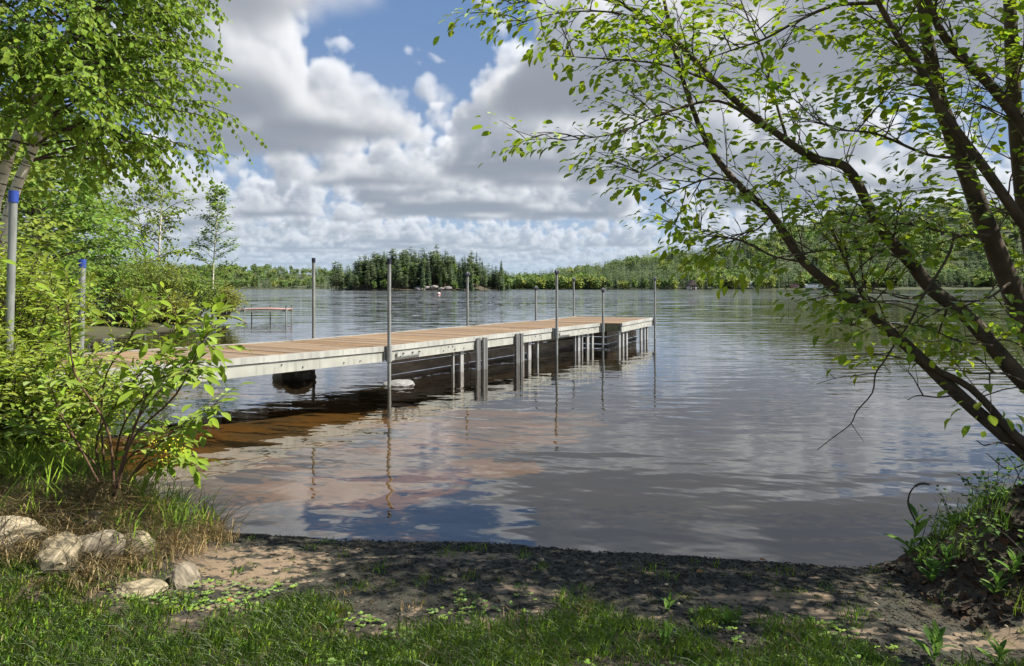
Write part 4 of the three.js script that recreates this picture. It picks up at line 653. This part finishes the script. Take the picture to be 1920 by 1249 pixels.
  const stones = [[240, 1045, 3.55, 0.13, 0.1, 'round grey brown stone set in dry grass on the bank'], [345, 1072, 3.45, 0.09, 0.085, 'small pale rounded stone at the edge of the beach'], [18, 1085, 3.3, 0.13, 0.12, 'large sunlit pale stone half covered by dry grass'], [110, 1105, 3.3, 0.13, 0.1, 'dark weathered stone low in the bank wall'], [178, 1078, 3.4, 0.11, 0.12, 'brown stone wedged between two larger bank stones'], [170, 1030, 3.65, 0.08, 0.06, 'small flat stone behind the round grey one'], [262, 1104, 3.25, 0.1, 0.04, 'flat tan stone lying in the grass below the bank'], [80, 975, 4.1, 0.24, 0.06, 'long flat sunlit slab on top of the bank']];
  stones.forEach(([px, py, Z, w, h, label], k) => { const g = new THREE.IcosahedronGeometry(1, 5), p = g.attributes.position, u = g.attributes.uv; for (let i = 0; i < p.count; i++) { const x = p.getX(i), y = p.getY(i), z = p.getZ(i), f = 0.6 + 0.6 * fbm(x * 1.3 + k * 5, y * 1.6 + z * 1.7, 5, 7) + 0.1 * fbm(x * 7 + z * 5, y * 8, 3, 8); p.setXYZ(i, x * f * w, y * f * h, z * f * w * 0.8); u.setXY(i, x * 0.5 + z * 0.3, y * 0.5 + z * 0.3); } g.computeVertexNormals(); const o = tag(part('bank_stone', g, stoneM[k % 3]), label, 'stone', 'stones of the left bank'); delete o.userData.group; const q = at(px, py, Z); o.position.set(q.x, heightAt(q.x, Z) + h * 0.22, q.z); o.rotation.set(0.2, k * 1.7, 0.25 - (k % 3) * 0.2); o.scale.set(1.25, 0.95, 1); });
  const peb = new THREE.IcosahedronGeometry(1, 1).scale(1, 0.6, 0.8);
  for (let k = 0; k < 26; k++) { const X = lerp(-1.6, 2.2, r()), Z = lerp(2.7, 4.0, r()); if (shoreDistance(X, Z) < 0.08) continue; const o = tag(part('pebble', peb, stoneM[k % 3]), 'small pebble lying on the weedy sand', 'pebble', 'pebbles on the beach'); const s = 0.008 + r() * 0.014; o.scale.setScalar(s); o.position.set(X, heightAt(X, Z) + s * 0.3, -Z); o.rotation.y = r() * 6; }
  // leafy weeds on the beach and the right bank
  const weedLeaf = leafShape(1, 0.36, 0.3, 0.35, 0.7), wm = [leafMat(C(0.12, 0.24, 0.03)), leafMat(C(0.16, 0.28, 0.04)), leafMat(C(0.08, 0.17, 0.03))];
  const weed = (X, Z, s, n, label, m, h = 1) => { const t = thing('weed', label, 'plant', 'weeds on the beach and right bank'), y = heightAt(X, Z); t.position.set(X, y - 0.005, -Z); part('stem', new Geo().limb([V(0, 0, 0), V(s * 0.1, s * 0.6 * h, 0), V(s * 0.15, s * 1.1 * h, s * 0.08)], { a: 0.004, b: 0.0015 }, 5).build(), wm[m], t); for (let k = 0; k < n; k++) { const f = k / n, l = part('leaf', weedLeaf, wm[(m + (k % 2)) % 3], t); l.position.set(s * 0.13 * f, s * (0.1 + 0.95 * f) * h, s * 0.05 * f); l.rotation.set(0, 0, 0); l.quaternion.setFromEuler(new THREE.Euler(-0.9 + f * 0.5 + r() * 0.3, 0, 0)).premultiply(Qn.setFromAxisAngle(V(0, 1, 0), k * 2.4 + r())); l.scale.setScalar(s * (1.05 - 0.5 * f)); } };
  const low = 'small green weed sprouting on the dark sand', bankW = 'leafy green weed growing on the dark right bank';
  [[0.95, 3.0], [0.72, 3.15], [0.62, 2.75], [-0.75, 2.85]].forEach(([x, z], k) => weed(x, z, 0.05 + (k % 3) * 0.012, 7, low, k % 2));
  weed(1.62, 2.62, 0.1, 12, 'tall bright leafy weed at the corner of the lawn', 1, 1.1); weed(1.85, 2.6, 0.08, 10, 'bushy weed beside the tall one on the lawn corner', 1);
  for (let k = 0; k < 80; k++) { const X = 2.1 + r() * 1.5, Z = 2.75 + r() * 1.5; if (shoreDistance(X, Z) > 0.05) weed(X, Z, 0.045 + r() * 0.05, 10, bankW, r() * 3 | 0, 0.7 + r() * 0.7); }
  const gc = thing('bank_cover', 'dense dark mound of small leaved plants on the right bank', 'plant'), gcs = [];
  for (let k = 0; k < 60; k++) { const X = 2.3 + r() * 1.5, Z = 3.25 + r() * 1.1, d = shoreDistance(X, Z); if (d < 0.03) continue; const a = V(X, heightAt(X, Z) - 0.01, -Z); gcs.push({ pts: bent(a, a.clone().add(V((r() - 0.6) * 0.3, 0.1 + r() * 0.2, (r() - 0.5) * 0.3)), 0.2, r, 5, 0.06), a: 0.003, b: 0.001 }); }
  scatter('leaves', birchLeaf, leafMat(C(1, 1, 1), 0.3), leafy(gc, gcs, { seed: 300, shoots: 6, shoot: 0.09, step: 0.022, leaf: 0.026, from: 0.1, twig: 0.001, tint: tintOf(0.09, 0.17, 0.03, 0.6) }), gc);
  weed(2.32, 3.95, 0.16, 6, 'thin yellowish plant on the crest of the right bank', 1, 1.5);
  // dark leaf litter on the right bank, curled dead stem
  const lit = [], litTint = tintOf(0.055, 0.035, 0.022, 0.9); for (let k = 0; k < 3200; k++) { const X = lerp(2.05, 3.9, r()), Z = lerp(3.0, 4.7, r()); if (shoreDistance(X, Z) < 0.02) continue; const e = spot(X, Z, 0.03 + r() * 0.035, litTint(r)); e.p.y += 0.01; e.q.setFromEuler(Eu.set(1.2 + r() * 0.8, r() * 6.28, r() * 1.2 - 0.6)); lit.push(e); }
  tag(scatter('leaf_litter', birchLeaf, std({ color: C(1, 1, 1), roughness: 1, side: THREE.DoubleSide }), lit), 'dark brown fallen leaves matted on the right bank', 'leaf litter');
  const dead = thing('dead_stem', 'bare curled dead stem standing on the edge of right bank', 'twig'); const dz = 3.95; part('stalk', new Geo().limb(curve([[1722, 985], [1712, 968], [1703, 945], [1706, 925], [1716, 912], [1730, 908], [1742, 909]].map(([x, y]) => at(x, y, dz)), 20), { a: 0.006, b: 0.003 }, 6).build(), bark, dead); part('seed_head', new Geo().limb(curve([[1716, 912], [1728, 906], [1746, 908]].map(([x, y]) => at(x, y, dz + 0.01)), 8), { a: 0.008, b: 0.002 }, 6, 0.6, r).build(), bark, dead); part('side_twig', new Geo().limb(curve([[1711, 966], [1716, 975], [1726, 983]].map(([x, y]) => at(x, y, dz)), 6), { a: 0.004, b: 0.002 }, 5).build(), bark, dead);
  for (const [x, y, Z, s] of [[425, 1107, 3.2, 0.03], [1310, 1050, 3.75, 0.03], [1425, 1046, 4.0, 0.025]]) { const q = at(x, y, Z), o = tag(part('fallen_leaf', birchLeaf, std({ color: C(0.3, 0.13, 0.04), side: THREE.DoubleSide })), 'orange brown fallen leaf lying on the ground', 'leaf', 'fallen leaves'); o.scale.setScalar(s * 1.6); o.position.set(q.x, heightAt(q.x, Z) + 0.012, q.z); o.rotation.set(-1.4, 0, x); }
}
console.log('cover', Date.now() - T0);
renderer.render(scene, camera);
